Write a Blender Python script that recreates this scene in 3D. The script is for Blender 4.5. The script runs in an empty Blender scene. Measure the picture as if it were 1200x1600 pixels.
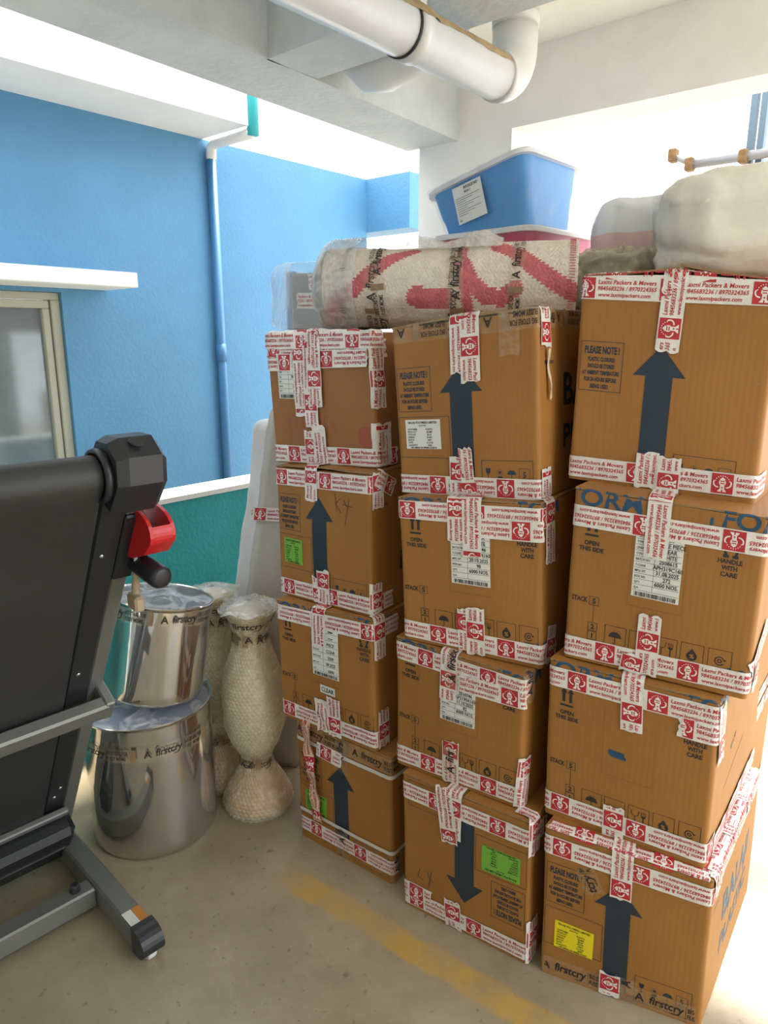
import bpy, math, random
import numpy as np
from mathutils import Vector, Matrix, noise

rng = random.Random(7)
scene = bpy.context.scene
COL = scene.collection

# ------------------------------------------------------------------ camera
CAM_H = 1.55
cam_d = bpy.data.cameras.new('camera')
cam = bpy.data.objects.new('camera', cam_d)
COL.objects.link(cam)
cam.location = (0, 0, CAM_H)
cam.rotation_euler = (math.radians(90 - 13.7), 0, 0)
cam_d.sensor_fit = 'VERTICAL'
cam_d.sensor_height = 24.0
cam_d.lens = 1112.0 / 1600.0 * 24.0
cam_d.clip_start = 0.02
scene.camera = cam

# ------------------------------------------------------------------ light
world = bpy.data.worlds.new('sky')
scene.world = world
world.use_nodes = True
bg = world.node_tree.nodes['Background']
bg.inputs[0].default_value = (0.90, 0.95, 1.0, 1)
bg.inputs[1].default_value = 4.0
sun_d = bpy.data.lights.new('sun', 'SUN')
sun_d.energy = 11.0
sun_d.angle = math.radians(3)
sun_d.color = (1.0, 0.95, 0.86)
sun = bpy.data.objects.new('sun', sun_d)
COL.objects.link(sun)
# sunlight comes in through the back opening, from behind the stacks
SUN_DIR = Vector((-0.602, -0.799, -1.62))
sun.rotation_euler = SUN_DIR.to_track_quat('-Z', 'Y').to_euler()
sun.location = (4, 3, 6)

vs = scene.view_settings
vs.view_transform = 'Standard'
vs.look = 'None'
vs.gamma = 1.0
vs.exposure = 0.0
vs.use_curve_mapping = False
scene.cycles.max_bounces = 10
scene.cycles.transparent_max_bounces = 16

# ------------------------------------------------------------------ axes of the building
A1 = math.radians(40.6)
D1 = np.array([math.sin(A1), math.cos(A1), 0.0])     # along the blue wall, away from the camera
D2 = np.array([-D1[1], D1[0], 0.0])                  # towards the blue wall

def B(d1, d2, z):
    return D1 * d1 + D2 * d2 + np.array([0, 0, z])

# ------------------------------------------------------------------ materials
MATS = {}

def mat(name, col, rough=0.6, metal=0.0, var=0.0, vscale=8.0, bump=0.0, bscale=60.0, spec=0.5, coat=0.0,
        col2=None, stretch=None, alpha=1.0, trans=0.0, sheen=0.0):
    m = bpy.data.materials.new(name)
    m.use_nodes = True
    nt = m.node_tree
    N, L = nt.nodes, nt.links
    p = N['Principled BSDF']
    p.inputs['Base Color'].default_value = (*col, 1)
    p.inputs['Roughness'].default_value = rough
    p.inputs['Metallic'].default_value = metal
    p.inputs['Specular IOR Level'].default_value = spec
    p.inputs['Coat Weight'].default_value = coat
    p.inputs['Alpha'].default_value = alpha
    p.inputs['Transmission Weight'].default_value = trans
    p.inputs['Sheen Weight'].default_value = sheen
    tc = N.new('ShaderNodeTexCoord')
    mp = N.new('ShaderNodeMapping')
    L.new(tc.outputs['Object'], mp.inputs['Vector'])
    if stretch:
        mp.inputs['Scale'].default_value = stretch
    if var > 0 or col2:
        nz = N.new('ShaderNodeTexNoise')
        nz.inputs['Scale'].default_value = vscale
        nz.inputs['Detail'].default_value = 6
        nz.inputs['Roughness'].default_value = 0.62
        L.new(mp.outputs[0], nz.inputs['Vector'])
        rp = N.new('ShaderNodeValToRGB')
        c2 = col2 if col2 else tuple(max(0, c * (1 - var)) for c in col)
        rp.color_ramp.elements[0].color = (*c2, 1)
        rp.color_ramp.elements[0].position = 0.33
        rp.color_ramp.elements[1].color = (*col, 1)
        rp.color_ramp.elements[1].position = 0.62
        L.new(nz.outputs['Fac'], rp.inputs['Fac'])
        L.new(rp.outputs['Color'], p.inputs['Base Color'])
    if bump > 0:
        nb = N.new('ShaderNodeTexNoise')
        nb.inputs['Scale'].default_value = bscale
        nb.inputs['Detail'].default_value = 4
        L.new(mp.outputs[0], nb.inputs['Vector'])
        bp = N.new('ShaderNodeBump')
        bp.inputs['Strength'].default_value = bump
        bp.inputs['Distance'].default_value = 0.01
        L.new(nb.outputs['Fac'], bp.inputs['Height'])
        L.new(bp.outputs['Normal'], p.inputs['Normal'])
    MATS[name] = m
    return m

def film_mat(name, tint=(1, 1, 1), base=0.10, streak=0.5, scale=(14, 14, 14), rough=0.12, bump=0.5):
    """stretch film: mostly see-through, with glossy wrinkles and milky streaks"""
    m = bpy.data.materials.new(name)
    m.use_nodes = True
    nt = m.node_tree
    N, L = nt.nodes, nt.links
    p = N['Principled BSDF']
    p.inputs['Base Color'].default_value = (*tint, 1)
    p.inputs['Roughness'].default_value = rough
    p.inputs['Specular IOR Level'].default_value = 0.8
    tc = N.new('ShaderNodeTexCoord')
    mp = N.new('ShaderNodeMapping')
    mp.inputs['Scale'].default_value = scale
    L.new(tc.outputs['Object'], mp.inputs['Vector'])
    nz = N.new('ShaderNodeTexNoise')
    nz.inputs['Scale'].default_value = 1.0
    nz.inputs['Detail'].default_value = 7
    nz.inputs['Distortion'].default_value = 1.4
    L.new(mp.outputs[0], nz.inputs['Vector'])
    rp = N.new('ShaderNodeValToRGB')
    rp.color_ramp.elements[0].position = 0.45
    rp.color_ramp.elements[0].color = (base, base, base, 1)
    rp.color_ramp.elements[1].position = 0.75
    rp.color_ramp.elements[1].color = (streak, streak, streak, 1)
    L.new(nz.outputs['Fac'], rp.inputs['Fac'])
    L.new(rp.outputs['Color'], p.inputs['Alpha'])
    bp = N.new('ShaderNodeBump')
    bp.inputs['Strength'].default_value = bump
    bp.inputs['Distance'].default_value = 0.02
    L.new(nz.outputs['Fac'], bp.inputs['Height'])
    L.new(bp.outputs['Normal'], p.inputs['Normal'])
    MATS[name] = m
    return m

# cardboard with faint vertical flute lines
def card_mat(name, col, dark):
    m = mat(name, col, rough=0.55, col2=dark, vscale=3.0, spec=0.35)
    nt = m.node_tree
    N, L = nt.nodes, nt.links
    wv = N.new('ShaderNodeTexWave')
    wv.bands_direction = 'X'
    wv.inputs['Scale'].default_value = 24
    wv.inputs['Distortion'].default_value = 1.5
    wv.inputs['Detail'].default_value = 2
    tc = [n for n in N if n.type == 'TEX_COORD'][0]
    L.new(tc.outputs['Object'], wv.inputs['Vector'])
    bp = N.new('ShaderNodeBump')
    bp.inputs['Strength'].default_value = 0.05
    bp.inputs['Distance'].default_value = 0.004
    L.new(wv.outputs['Fac'], bp.inputs['Height'])
    L.new(bp.outputs['Normal'], N['Principled BSDF'].inputs['Normal'])
    return m

card_mat('cardboard', (0.36, 0.160, 0.036), (0.315, 0.136, 0.029))
card_mat('cardboard_red', (0.32, 0.135, 0.040), (0.28, 0.116, 0.034))
mat('cardboard_edge', (0.33, 0.20, 0.085), 0.8, var=0.3, vscale=40)
mat('tape_white', (0.80, 0.76, 0.70), 0.35, var=0.12, vscale=25, bump=0.25, bscale=70, coat=0.3)
mat('tape_white_worn', (0.72, 0.60, 0.45), 0.45, var=0.2, vscale=25, bump=0.4, bscale=70)
mat('ink_red', (0.50, 0.022, 0.030), 0.4, var=0.15, vscale=60)
mat('ink_red_dull', (0.33, 0.075, 0.035), 0.5)
mat('ink_arrow', (0.018, 0.034, 0.052), 0.45, var=0.2, vscale=10)
mat('ink_black', (0.022, 0.020, 0.018), 0.5)
mat('ink_blue', (0.014, 0.080, 0.165), 0.45, var=0.3, vscale=30)
mat('ink_white', (0.80, 0.77, 0.72), 0.4)
mat('label_white', (0.74, 0.74, 0.68), 0.5)
mat('label_green', (0.17, 0.44, 0.045), 0.5)
mat('label_yellow', (0.80, 0.66, 0.01), 0.5)
mat('strap_white', (0.62, 0.60, 0.54), 0.35)
film_mat('tape_clear', (0.75, 0.62, 0.42), base=0.10, streak=0.30, scale=(30, 30, 30), rough=0.15, bump=0.2)
mat('tape_tan_mark', (0.26, 0.17, 0.09), 0.4)
mat('paint_white', (0.87, 0.86, 0.82), 0.75, var=0.10, vscale=2.5, bump=0.25, bscale=25)
mat('paint_white_outer', (0.86, 0.86, 0.84), 0.75, var=0.06, vscale=3, bump=0.2, bscale=25)
mat('paint_grey', (0.64, 0.68, 0.69), 0.8, col2=(0.54, 0.58, 0.59), vscale=3.5, bump=0.5, bscale=30)
mat('paint_blue', (0.088, 0.255, 0.44), 0.6, var=0.10, vscale=2.2, bump=0.35, bscale=55)
mat('paint_teal', (0.022, 0.40, 0.43), 0.6, var=0.18, vscale=3.5, bump=0.6, bscale=60)
mat('paint_cyan', (0.04, 0.42, 0.45), 0.5)
mat('pipe_blue', (0.055, 0.19, 0.38), 0.4)
mat('pvc', (0.74, 0.73, 0.70), 0.35, var=0.10, vscale=6)
mat('pvc_stain', (0.45, 0.32, 0.16), 0.6, var=0.3, vscale=20)
mat('rubber_black', (0.012, 0.012, 0.012), 0.6)
mat('steel', (0.66, 0.63, 0.58), 0.07, metal=1.0, bump=0.09, bscale=6, stretch=(3, 3, 0.3))
mat('belt', (0.030, 0.031, 0.030), 0.55, var=0.25, vscale=5, bump=0.05, bscale=200)
mat('black_plastic', (0.018, 0.020, 0.023), 0.38, bump=0.05, bscale=200)
mat('grey_metal', (0.20, 0.20, 0.185), 0.38, metal=0.35)
mat('chrome_dot', (0.6, 0.6, 0.6), 0.25, metal=1.0)
mat('red_plastic', (0.55, 0.018, 0.022), 0.3)
mat('plug_beige', (0.40, 0.31, 0.20), 0.5)
mat('cable_grey', (0.55, 0.55, 0.52), 0.45)
mat('frame_beige', (0.42, 0.40, 0.31), 0.45)
mat('window_glass', (0.20, 0.24, 0.25), 0.08, var=0.25, vscale=4, spec=0.9)
mat('rug_cream', (0.80, 0.71, 0.60), 0.75, var=0.15, vscale=40, bump=0.5, bscale=120, coat=0.25)
mat('rug_pink', (0.66, 0.16, 0.18), 0.75, var=0.25, vscale=60, bump=0.6, bscale=140, coat=0.25)
mat('rug_grey', (0.30, 0.29, 0.26), 0.9, col2=(0.07, 0.075, 0.07), vscale=45, bump=0.9, bscale=120)
mat('rug_edge_dark', (0.20, 0.19, 0.16), 0.8, col2=(0.06, 0.06, 0.06), vscale=40, bump=0.7, bscale=120)
mat('blue_plastic', (0.075, 0.30, 0.66), 0.35)
mat('blue_bag', (0.025, 0.075, 0.20), 0.4, bump=0.5, bscale=20)
mat('pink_plastic', (0.50, 0.05, 0.11), 0.35)
mat('white_plastic', (0.78, 0.77, 0.76), 0.35)
mat('quilt_cream', (0.92, 0.88, 0.77), 0.7, var=0.12, vscale=6, bump=0.5, bscale=14, coat=0.4)
mat('pillow_pale', (0.82, 0.84, 0.88), 0.7, var=0.10, vscale=5, bump=0.3, bscale=12, coat=0.3)
mat('pillow_pink', (0.84, 0.58, 0.56), 0.7, var=0.12, vscale=5, bump=0.3, bscale=12, coat=0.3)
mat('vase_tan', (0.62, 0.33, 0.07), 0.55, var=0.2, vscale=8)
mat('vase_cream', (0.74, 0.64, 0.42), 0.55, var=0.2, vscale=8)
mat('foam_white', (0.70, 0.71, 0.72), 0.6, var=0.08, vscale=8, bump=0.3, bscale=30)
mat('foam_beige', (0.52, 0.48, 0.42), 0.6, var=0.12, vscale=6, bump=0.3, bscale=30)
mat('grey_box', (0.36, 0.35, 0.33), 0.5, var=0.2, vscale=8)
mat('blue_sheet', (0.28, 0.40, 0.60), 0.4, var=0.25, vscale=9)
mat('rail_metal', (0.30, 0.30, 0.31), 0.5, metal=0.4)
mat('rust', (0.24, 0.14, 0.06), 0.8, var=0.4, vscale=40)
mat('rail_blue', (0.10, 0.16, 0.22), 0.5)
mat('warning_orange', (0.55, 0.22, 0.03), 0.5)
film_mat('film', (0.45, 0.46, 0.47), base=0.04, streak=0.22, scale=(9, 9, 3.0), rough=0.12)
film_mat('film_milky', (0.80, 0.86, 0.92), base=0.14, streak=0.55, scale=(12, 12, 5), rough=0.2)
film_mat('film_foil', (0.80, 0.82, 0.84), base=0.24, streak=0.80, scale=(10, 10, 10), rough=0.15, bump=0.9)

def bubble_mat(name, tint, a0, a1):
    m = film_mat(name, tint, base=a0, streak=a1, scale=(20, 20, 20), rough=0.22, bump=0.15)
    return m
bubble_mat('bubble_wrap', (0.78, 0.71, 0.54), 0.40, 0.60)
bubble_mat('bubble_wrap_dense', (0.78, 0.77, 0.71), 0.45, 0.80)

def floor_mat():
    m = bpy.data.materials.new('concrete_floor')
    m.use_nodes = True
    nt = m.node_tree
    N, L = nt.nodes, nt.links
    p = N['Principled BSDF']
    p.inputs['Roughness'].default_value = 0.45
    tc = N.new('ShaderNodeTexCoord')
    n1 = N.new('ShaderNodeTexNoise'); n1.inputs['Scale'].default_value = 2.2; n1.inputs['Detail'].default_value = 8
    n1.inputs['Roughness'].default_value = 0.65
    L.new(tc.outputs['Object'], n1.inputs['Vector'])
    r1 = N.new('ShaderNodeValToRGB')
    r1.color_ramp.elements[0].position = 0.32; r1.color_ramp.elements[0].color = (0.245, 0.198, 0.125, 1)
    r1.color_ramp.elements[1].position = 0.66; r1.color_ramp.elements[1].color = (0.40, 0.332, 0.222, 1)
    L.new(n1.outputs['Fac'], r1.inputs['Fac'])
    # small dark specks
    n2 = N.new('ShaderNodeTexNoise'); n2.inputs['Scale'].default_value = 38; n2.inputs['Detail'].default_value = 3
    L.new(tc.outputs['Object'], n2.inputs['Vector'])
    r2 = N.new('ShaderNodeValToRGB')
    r2.color_ramp.elements[0].position = 0.27; r2.color_ramp.elements[0].color = (0.45, 0.42, 0.38, 1)
    r2.color_ramp.elements[1].position = 0.36; r2.color_ramp.elements[1].color = (1, 1, 1, 1)
    L.new(n2.outputs['Fac'], r2.inputs['Fac'])
    mx = N.new('ShaderNodeMix'); mx.data_type = 'RGBA'; mx.blend_type = 'MULTIPLY'; mx.inputs[0].default_value = 0.7
    L.new(r1.outputs[0], mx.inputs[6]); L.new(r2.outputs[0], mx.inputs[7])
    # worn yellow parking line
    sp = N.new('ShaderNodeSeparateXYZ'); L.new(tc.outputs['Object'], sp.inputs[0])
    def math_(op, a, b=None, c=None):
        n = N.new('ShaderNodeMath'); n.operation = op
        for i, q in enumerate((a, b, c)):
            if q is None: continue
            if isinstance(q, (int, float)): n.inputs[i].default_value = q
            else: L.new(q, n.inputs[i])
        return n.outputs[0]
    nd = math_('ADD', math_('MULTIPLY', sp.outputs[0], 0.585), math_('MULTIPLY', sp.outputs[1], 0.811))
    al = math_('ADD', math_('MULTIPLY', sp.outputs[0], 0.811), math_('MULTIPLY', sp.outputs[1], -0.585))
    n3 = N.new('ShaderNodeTexNoise'); n3.inputs['Scale'].default_value = 9; n3.inputs['Detail'].default_value = 8
    L.new(tc.outputs['Object'], n3.inputs['Vector'])
    wob = math_('MULTIPLY', math_('SUBTRACT', n3.outputs['Fac'], 0.5), 0.05)
    dist = math_('ABSOLUTE', math_('SUBTRACT', math_('ADD', nd, wob), 1.292))
    band = N.new('ShaderNodeMapRange'); band.interpolation_type = 'SMOOTHSTEP'
    band.inputs['From Min'].default_value = 0.050; band.inputs['From Max'].default_value = 0.028
    L.new(dist, band.inputs['Value'])
    st = N.new('ShaderNodeMapRange'); st.interpolation_type = 'SMOOTHSTEP'
    st.inputs['From Min'].default_value = -1.34; st.inputs['From Max'].default_value = -1.20
    L.new(al, st.inputs['Value'])
    wear = N.new('ShaderNodeMapRange')
    wear.inputs['From Min'].default_value = 0.30; wear.inputs['From Max'].default_value = 0.60
    wear.inputs['To Min'].default_value = 0.25; wear.inputs['To Max'].default_value = 0.85
    L.new(n3.outputs['Fac'], wear.inputs['Value'])
    fac = math_('MULTIPLY', math_('MULTIPLY', band.outputs[0], st.outputs[0]), wear.outputs[0])
    mx2 = N.new('ShaderNodeMix'); mx2.data_type = 'RGBA'
    L.new(fac, mx2.inputs[0]); L.new(mx.outputs[2], mx2.inputs[6]); mx2.inputs[7].default_value = (0.50, 0.30, 0.06, 1)
    L.new(mx2.outputs[2], p.inputs['Base Color'])
    bp = N.new('ShaderNodeBump'); bp.inputs['Strength'].default_value = 0.12; bp.inputs['Distance'].default_value = 0.01
    L.new(n2.outputs['Fac'], bp.inputs['Height']); L.new(bp.outputs['Normal'], p.inputs['Normal'])
    MATS['concrete_floor'] = m
floor_mat()

# ------------------------------------------------------------------ object helpers
XF = {}          # world matrix (numpy 4x4) of each object we make

def npm(m):
    return np.array(m)

def tag(o, label=None, cat=None, group=None, kind=None):
    if label: o['label'] = label
    if cat: o['category'] = cat
    if group: o['group'] = group
    if kind: o['kind'] = kind
    return o

def empty(name, loc, rz=0.0, label=None, cat=None, group=None):
    o = bpy.data.objects.new(name, None)
    COL.objects.link(o)
    o.empty_display_size = 0.1
    o.location = tuple(float(v) for v in loc)
    o.rotation_euler = (0, 0, rz)
    XF[o.name] = npm(Matrix.Translation(Vector(o.location)) @ Matrix.Rotation(rz, 4, 'Z'))
    return tag(o, label, cat, group)

def mesh(name, verts, faces, mats, parent=None, fmat=None, smooth=False, kind=None, loc=None):
    """verts in WORLD coordinates; parent None -> own origin at the base centre"""
    V = np.asarray(verts, float).reshape(-1, 3)
    me = bpy.data.meshes.new(name)
    o = bpy.data.objects.new(name, me)
    COL.objects.link(o)
    if parent is not None:
        P = XF[parent.name]
        o.parent = parent
        M = P
        XF[o.name] = P
    else:
        c = V.mean(0) if loc is None else np.asarray(loc, float)
        c = np.array([c[0], c[1], V[:, 2].min() if loc is None else c[2]])
        o.location = tuple(c)
        M = npm(Matrix.Translation(Vector(c)))
        XF[o.name] = M
    Vi = np.linalg.inv(M)
    V = V @ Vi[:3, :3].T + Vi[:3, 3]
    me.from_pydata([tuple(v) for v in V], [], [tuple(f) for f in faces])
    if isinstance(mats, str): mats = [mats]
    for k in mats: me.materials.append(MATS[k])
    if fmat is not None:
        me.polygons.foreach_set('material_index', np.asarray(fmat, np.int32))
    if smooth:
        me.polygons.foreach_set('use_smooth', np.ones(len(me.polygons), bool))
    me.update()
    if kind: o['kind'] = kind
    return o

class MB:
    """collects shapes in world coordinates"""
    def __init__(s): s.v = []; s.f = []; s.m = []
    def add(s, V, F, m=0):
        b = len(s.v); s.v += [tuple(map(float, p)) for p in V]
        s.f += [tuple(b + i for i in f) for f in F]; s.m += [m] * len(F)
        return s
    def hexa(s, q, m=0):      # 8 corners: bottom loop 0-3, top loop 4-7
        return s.add(q, [(3, 2, 1, 0), (4, 5, 6, 7), (0, 1, 5, 4), (1, 2, 6, 5), (2, 3, 7, 6), (3, 0, 4, 7)], m)
    def box(s, fr, a, b, m=0, bev=0.0):
        """fr: function (x,y,z)->world"""
        x0, y0, z0 = a; x1, y1, z1 = b
        if bev <= 0:
            return s.hexa([fr(x0, y0, z0), fr(x1, y0, z0), fr(x1, y1, z0), fr(x0, y1, z0),
                           fr(x0, y0, z1), fr(x1, y0, z1), fr(x1, y1, z1), fr(x0, y1, z1)], m)
        e = bev
        # chamfered box: 24 vertices
        V = []; idx = {}
        for ix, (X, sx) in enumerate(((x0, 1), (x1, -1))):
            for iy, (Y, sy) in enumerate(((y0, 1), (y1, -1))):
                for iz, (Z, sz) in enumerate(((z0, 1), (z1, -1))):
                    for ax in range(3):
                        d = [sx * e, sy * e, sz * e]; d[ax] = 0
                        idx[(ix, iy, iz, ax)] = len(V)
                        V.append(fr(X + d[0], Y + d[1], Z + d[2]))
        F = []
        g = lambda *k: idx[k]
        for i in (0, 1):
            F.append((g(i, 0, 0, 0), g(i, 1, 0, 0), g(i, 1, 1, 0), g(i, 0, 1, 0)))
            F.append((g(0, i, 0, 1), g(1, i, 0, 1), g(1, i, 1, 1), g(0, i, 1, 1)))
            F.append((g(0, 0, i, 2), g(1, 0, i, 2), g(1, 1, i, 2), g(0, 1, i, 2)))
            for j in (0, 1):
                F.append((g(i, j, 0, 0), g(i, j, 1, 0), g(i, j, 1, 1), g(i, j, 0, 1)))
                F.append((g(i, 0, j, 0), g(i, 1, j, 0), g(i, 1, j, 2), g(i, 0, j, 2)))
                F.append((g(0, i, j, 1), g(1, i, j, 1), g(1, i, j, 2), g(0, i, j, 2)))
                for k in (0, 1):
                    F.append((g(i, j, k, 0), g(i, j, k, 1), g(i, j, k, 2)))
        return s.add(V, F, m)
    def tube(s, pts, r, n=16, m=0, cap=True, up=(0, 0, 1)):
        pts = [np.asarray(p, float) for p in pts]
        rs = r if hasattr(r, '__len__') else [r] * len(pts)
        V = []
        ref = np.asarray(up, float)
        for i, p in enumerate(pts):
            t = pts[min(i + 1, len(pts) - 1)] - pts[max(i - 1, 0)]
            t = t / np.linalg.norm(t)
            if abs(t @ ref) > 0.95 and i == 0: ref = np.array([1.0, 0, 0])
            x = np.cross(ref, t); x /= np.linalg.norm(x) + 1e-12
            y = np.cross(t, x)
            ref = y
            for k in range(n):
                a = 2 * math.pi * k / n
                V.append(p + rs[i] * (math.cos(a) * x + math.sin(a) * y))
        F = []
        for i in range(len(pts) - 1):
            for k in range(n):
                F.append((i * n + k, i * n + (k + 1) % n, (i + 1) * n + (k + 1) % n, (i + 1) * n + k))
        if cap:
            F.append(tuple(reversed(range(n)))); F.append(tuple((len(pts) - 1) * n + k for k in range(n)))
        return s.add(V, F, m)
    def lathe(s, c, prof, n=48, m=0, axis=(0, 0, 1), xax=(1, 0, 0), cap=True):
        c = np.asarray(c, float); ax = np.asarray(axis, float); ax /= np.linalg.norm(ax)
        x = np.asarray(xax, float); x -= ax * (x @ ax); x /= np.linalg.norm(x); y = np.cross(ax, x)
        V = []
        for (r, z) in prof:
            for k in range(n):
                a = 2 * math.pi * k / n
                V.append(c + ax * z + r * (math.cos(a) * x + math.sin(a) * y))
        F = []
        for i in range(len(prof) - 1):
            for k in range(n):
                F.append((i * n + k, i * n + (k + 1) % n, (i + 1) * n + (k + 1) % n, (i + 1) * n + k))
        if cap:
            F.append(tuple(reversed(range(n)))); F.append(tuple((len(prof) - 1) * n + k for k in range(n)))
        return s.add(V, F, m)
    def build(s, name, mats, parent=None, smooth=False, kind=None, loc=None):
        return mesh(name, s.v, s.f, mats, parent, s.m if not isinstance(mats, str) else None, smooth, kind, loc)

def auto_smooth(o, deg=35):
    me = o.data
    me.polygons.foreach_set('use_smooth', np.ones(len(me.polygons), bool))
    try: me.set_sharp_from_angle(angle=math.radians(deg))
    except Exception: pass
    return o

FB = lambda x, y, z: B(x, y, z)

# ------------------------------------------------------------------ 2D text
TXT = {}
BOLD = [0.022]
def text_geo(s, res=2):
    key = (s, res, BOLD[0])
    if key in TXT: return TXT[key]
    cu = bpy.data.curves.new('t', 'FONT')
    cu.body = s; cu.resolution_u = res; cu.offset = BOLD[0]
    ob = bpy.data.objects.new('t', cu)
    me = ob.to_mesh()
    V = np.array([v.co[:2] for v in me.vertices], float).reshape(-1, 2) / 0.70
    F = [tuple(p.vertices) for p in me.polygons]
    ob.to_mesh_clear()
    bpy.data.objects.remove(ob); bpy.data.curves.remove(cu)
    if len(V): V[:, 0] -= V[:, 0].min()
    TXT[key] = (V, F, V[:, 0].max() if len(V) else 0.0)
    return TXT[key]

class Ink:
    """flat shapes in the (u,v) plane of a surface"""
    def __init__(s): s.v = []; s.f = []; s.m = []; s.o = []
    def add(s, V, F, m=0, off=0.0):
        b = len(s.v); s.v += [tuple(p) for p in V]; s.o += [off] * len(V)
        s.f += [tuple(b + i for i in f) for f in F]; s.m += [m] * len(F); return s
    def rect(s, u0, v0, u1, v1, m=0, step=0.03, off=0.0):
        nu = max(1, int(math.ceil(abs(u1 - u0) / step))); nv = max(1, int(math.ceil(abs(v1 - v0) / step)))
        V = [(u0 + (u1 - u0) * i / nu, v0 + (v1 - v0) * j / nv) for j in range(nv + 1) for i in range(nu + 1)]
        F = [(j * (nu + 1) + i, j * (nu + 1) + i + 1, (j + 1) * (nu + 1) + i + 1, (j + 1) * (nu + 1) + i)
             for j in range(nv) for i in range(nu)]
        return s.add(V, F, m, off)
    def frame(s, u0, v0, u1, v1, t=0.0012, m=0):
        s.rect(u0, v0, u1, v0 + t, m); s.rect(u0, v1 - t, u1, v1, m)
        s.rect(u0, v0, u0 + t, v1, m); s.rect(u1 - t, v0, u1, v1, m); return s
    def line(s, p, q, t=0.0012, m=0, off=0.0):
        p = np.array(p, float); q = np.array(q, float); d = q - p; L = np.hypot(*d)
        if L < 1e-6: return s
        d /= L; n = np.array([-d[1], d[0]]) * t / 2
        k = max(1, int(L / 0.03))
        V = []; F = []
        for i in range(k + 1):
            c = p + d * L * i / k; V += [tuple(c - n), tuple(c + n)]
        for i in range(k): F.append((2 * i, 2 * i + 2, 2 * i + 3, 2 * i + 1))
        return s.add(V, F, m, off)
    def path(s, pts, t=0.002, m=0, off=0.0):
        for a, b in zip(pts[:-1], pts[1:]): s.line(a, b, t, m, off)
        return s
    def poly(s, pts, m=0, off=0.0): return s.add(pts, [tuple(range(len(pts)))], m, off)
    def disc(s, c, r, m=0, n=14, a0=0, a1=2 * math.pi, ri=0.0, off=0.0, sy=1.0):
        V = []; F = []
        full = abs(a1 - a0 - 2 * math.pi) < 1e-6
        for i in range(n + 1):
            a = a0 + (a1 - a0) * i / n
            V += [(c[0] + r * math.cos(a), c[1] + sy * r * math.sin(a)), (c[0] + ri * math.cos(a), c[1] + sy * ri * math.sin(a))]
        for i in range(n): F.append((2 * i, 2 * i + 2, 2 * i + 3, 2 * i + 1))
        return s.add(V, F, m, off)
    def text(s, t, u, v, h, width=None, rot=0.0, align='L', shear=0.0, m=0, off=0.0, squash=1.0):
        V, F, W = text_geo(t, 6 if h > 0.02 else 2)
        if not len(V): return s
        V = V.copy()
        sx = h * squash if width is None else width / W
        V[:, 0] = V[:, 0] * sx + V[:, 1] * h * shear; V[:, 1] *= h
        w = W * sx
        V[:, 0] -= {'L': 0, 'C': w / 2, 'R': w}[align]
        c, sn = math.cos(rot), math.sin(rot)
        R = np.stack([V[:, 0] * c - V[:, 1] * sn + u, V[:, 0] * sn + V[:, 1] * c + v], 1)
        return s.add(R, F, m, off)
    def xform(s, fn):
        r = Ink(); r.f = list(s.f); r.m = list(s.m); r.o = list(s.o); r.v = [fn(*p) for p in s.v]; return r
    def emit(s, name, surf, mats, parent, off):
        if not s.v: return None
        V = np.array(s.v, float)
        W = surf(V[:, 0], V[:, 1], np.array(s.o) + off)
        return mesh(name, W, s.f, mats, parent, s.m if not isinstance(mats, str) else None, kind='stuff' if ('print' in name or 'writing' in name) else None)

# ------------------------------------------------------------------ printed tape
PERIOD = 0.176
def emblem(k, cx, cy, a):
    """red square with a white crowned figure, side a, centred"""
    k.rect(cx - a / 2, cy - a / 2, cx + a / 2, cy + a / 2, 0, step=a / 4)
    o = 0.0004
    k.disc((cx, cy + 0.06 * a), 0.165 * a, 1, 12, off=o)
    for i in range(9):                                             # dotted halo
        an = math.radians(15 + i * 150 / 8)
        k.disc((cx + 0.33 * a * math.cos(an), cy + 0.06 * a + 0.33 * a * math.sin(an)), 0.028 * a, 1, 5, off=o)
    k.poly([(cx - .15 * a, cy + .2 * a), (cx + .15 * a, cy + .2 * a), (cx + .07 * a, cy + .27 * a), (cx, cy + .33 * a), (cx - .07 * a, cy + .27 * a)], 1, off=o)
    for sg in (-1, 1):                                             # arms
        k.disc((cx + sg * .20 * a, cy + .02 * a), .235 * a, 1, 8, *( (-1.7, 0.6) if sg > 0 else (math.pi - 0.6, math.pi + 1.7) ), ri=.17 * a, off=o)
        k.poly([(cx + sg * .03 * a, cy - .42 * a), (cx + sg * .22 * a, cy - .41 * a), (cx + sg * .12 * a, cy - .28 * a), (cx + sg * .03 * a, cy - .2 * a)][::sg], 1, off=o)
    k.rect(cx - .10 * a, cy - .30 * a, cx + .10 * a, cy - .08 * a, 1, step=1, off=o)
    k.rect(cx - .10 * a, cy + .10 * a, cx + .10 * a, cy + .15 * a, 0, step=1, off=2 * o)
    k.rect(cx - .10 * a, cy - .01 * a, cx + .10 * a, cy + .04 * a, 0, step=1, off=2 * o)
    k.poly([(cx - .05 * a, cy - .16 * a), (cx, cy - .26 * a), (cx + .06 * a, cy - .16 * a)], 0, off=2 * o)

def mover_tile(s0, flip=False):
    k = Ink()
    emblem(k, s0 + 0.0215, 0, 0.043)
    x = s0 + 0.0485
    k.text('Laxmi Packers & Movers', x, 0.0085, 0.0088, width=0.119, shear=0.16)
    k.text('9845683236 / 8970324365', x - 0.001, -0.0045, 0.0085, width=0.121, shear=0.16)
    k.text('www.laxmipackers.com', x + 0.001, -0.0175, 0.0080, width=0.108, shear=0.16)
    return k

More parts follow.
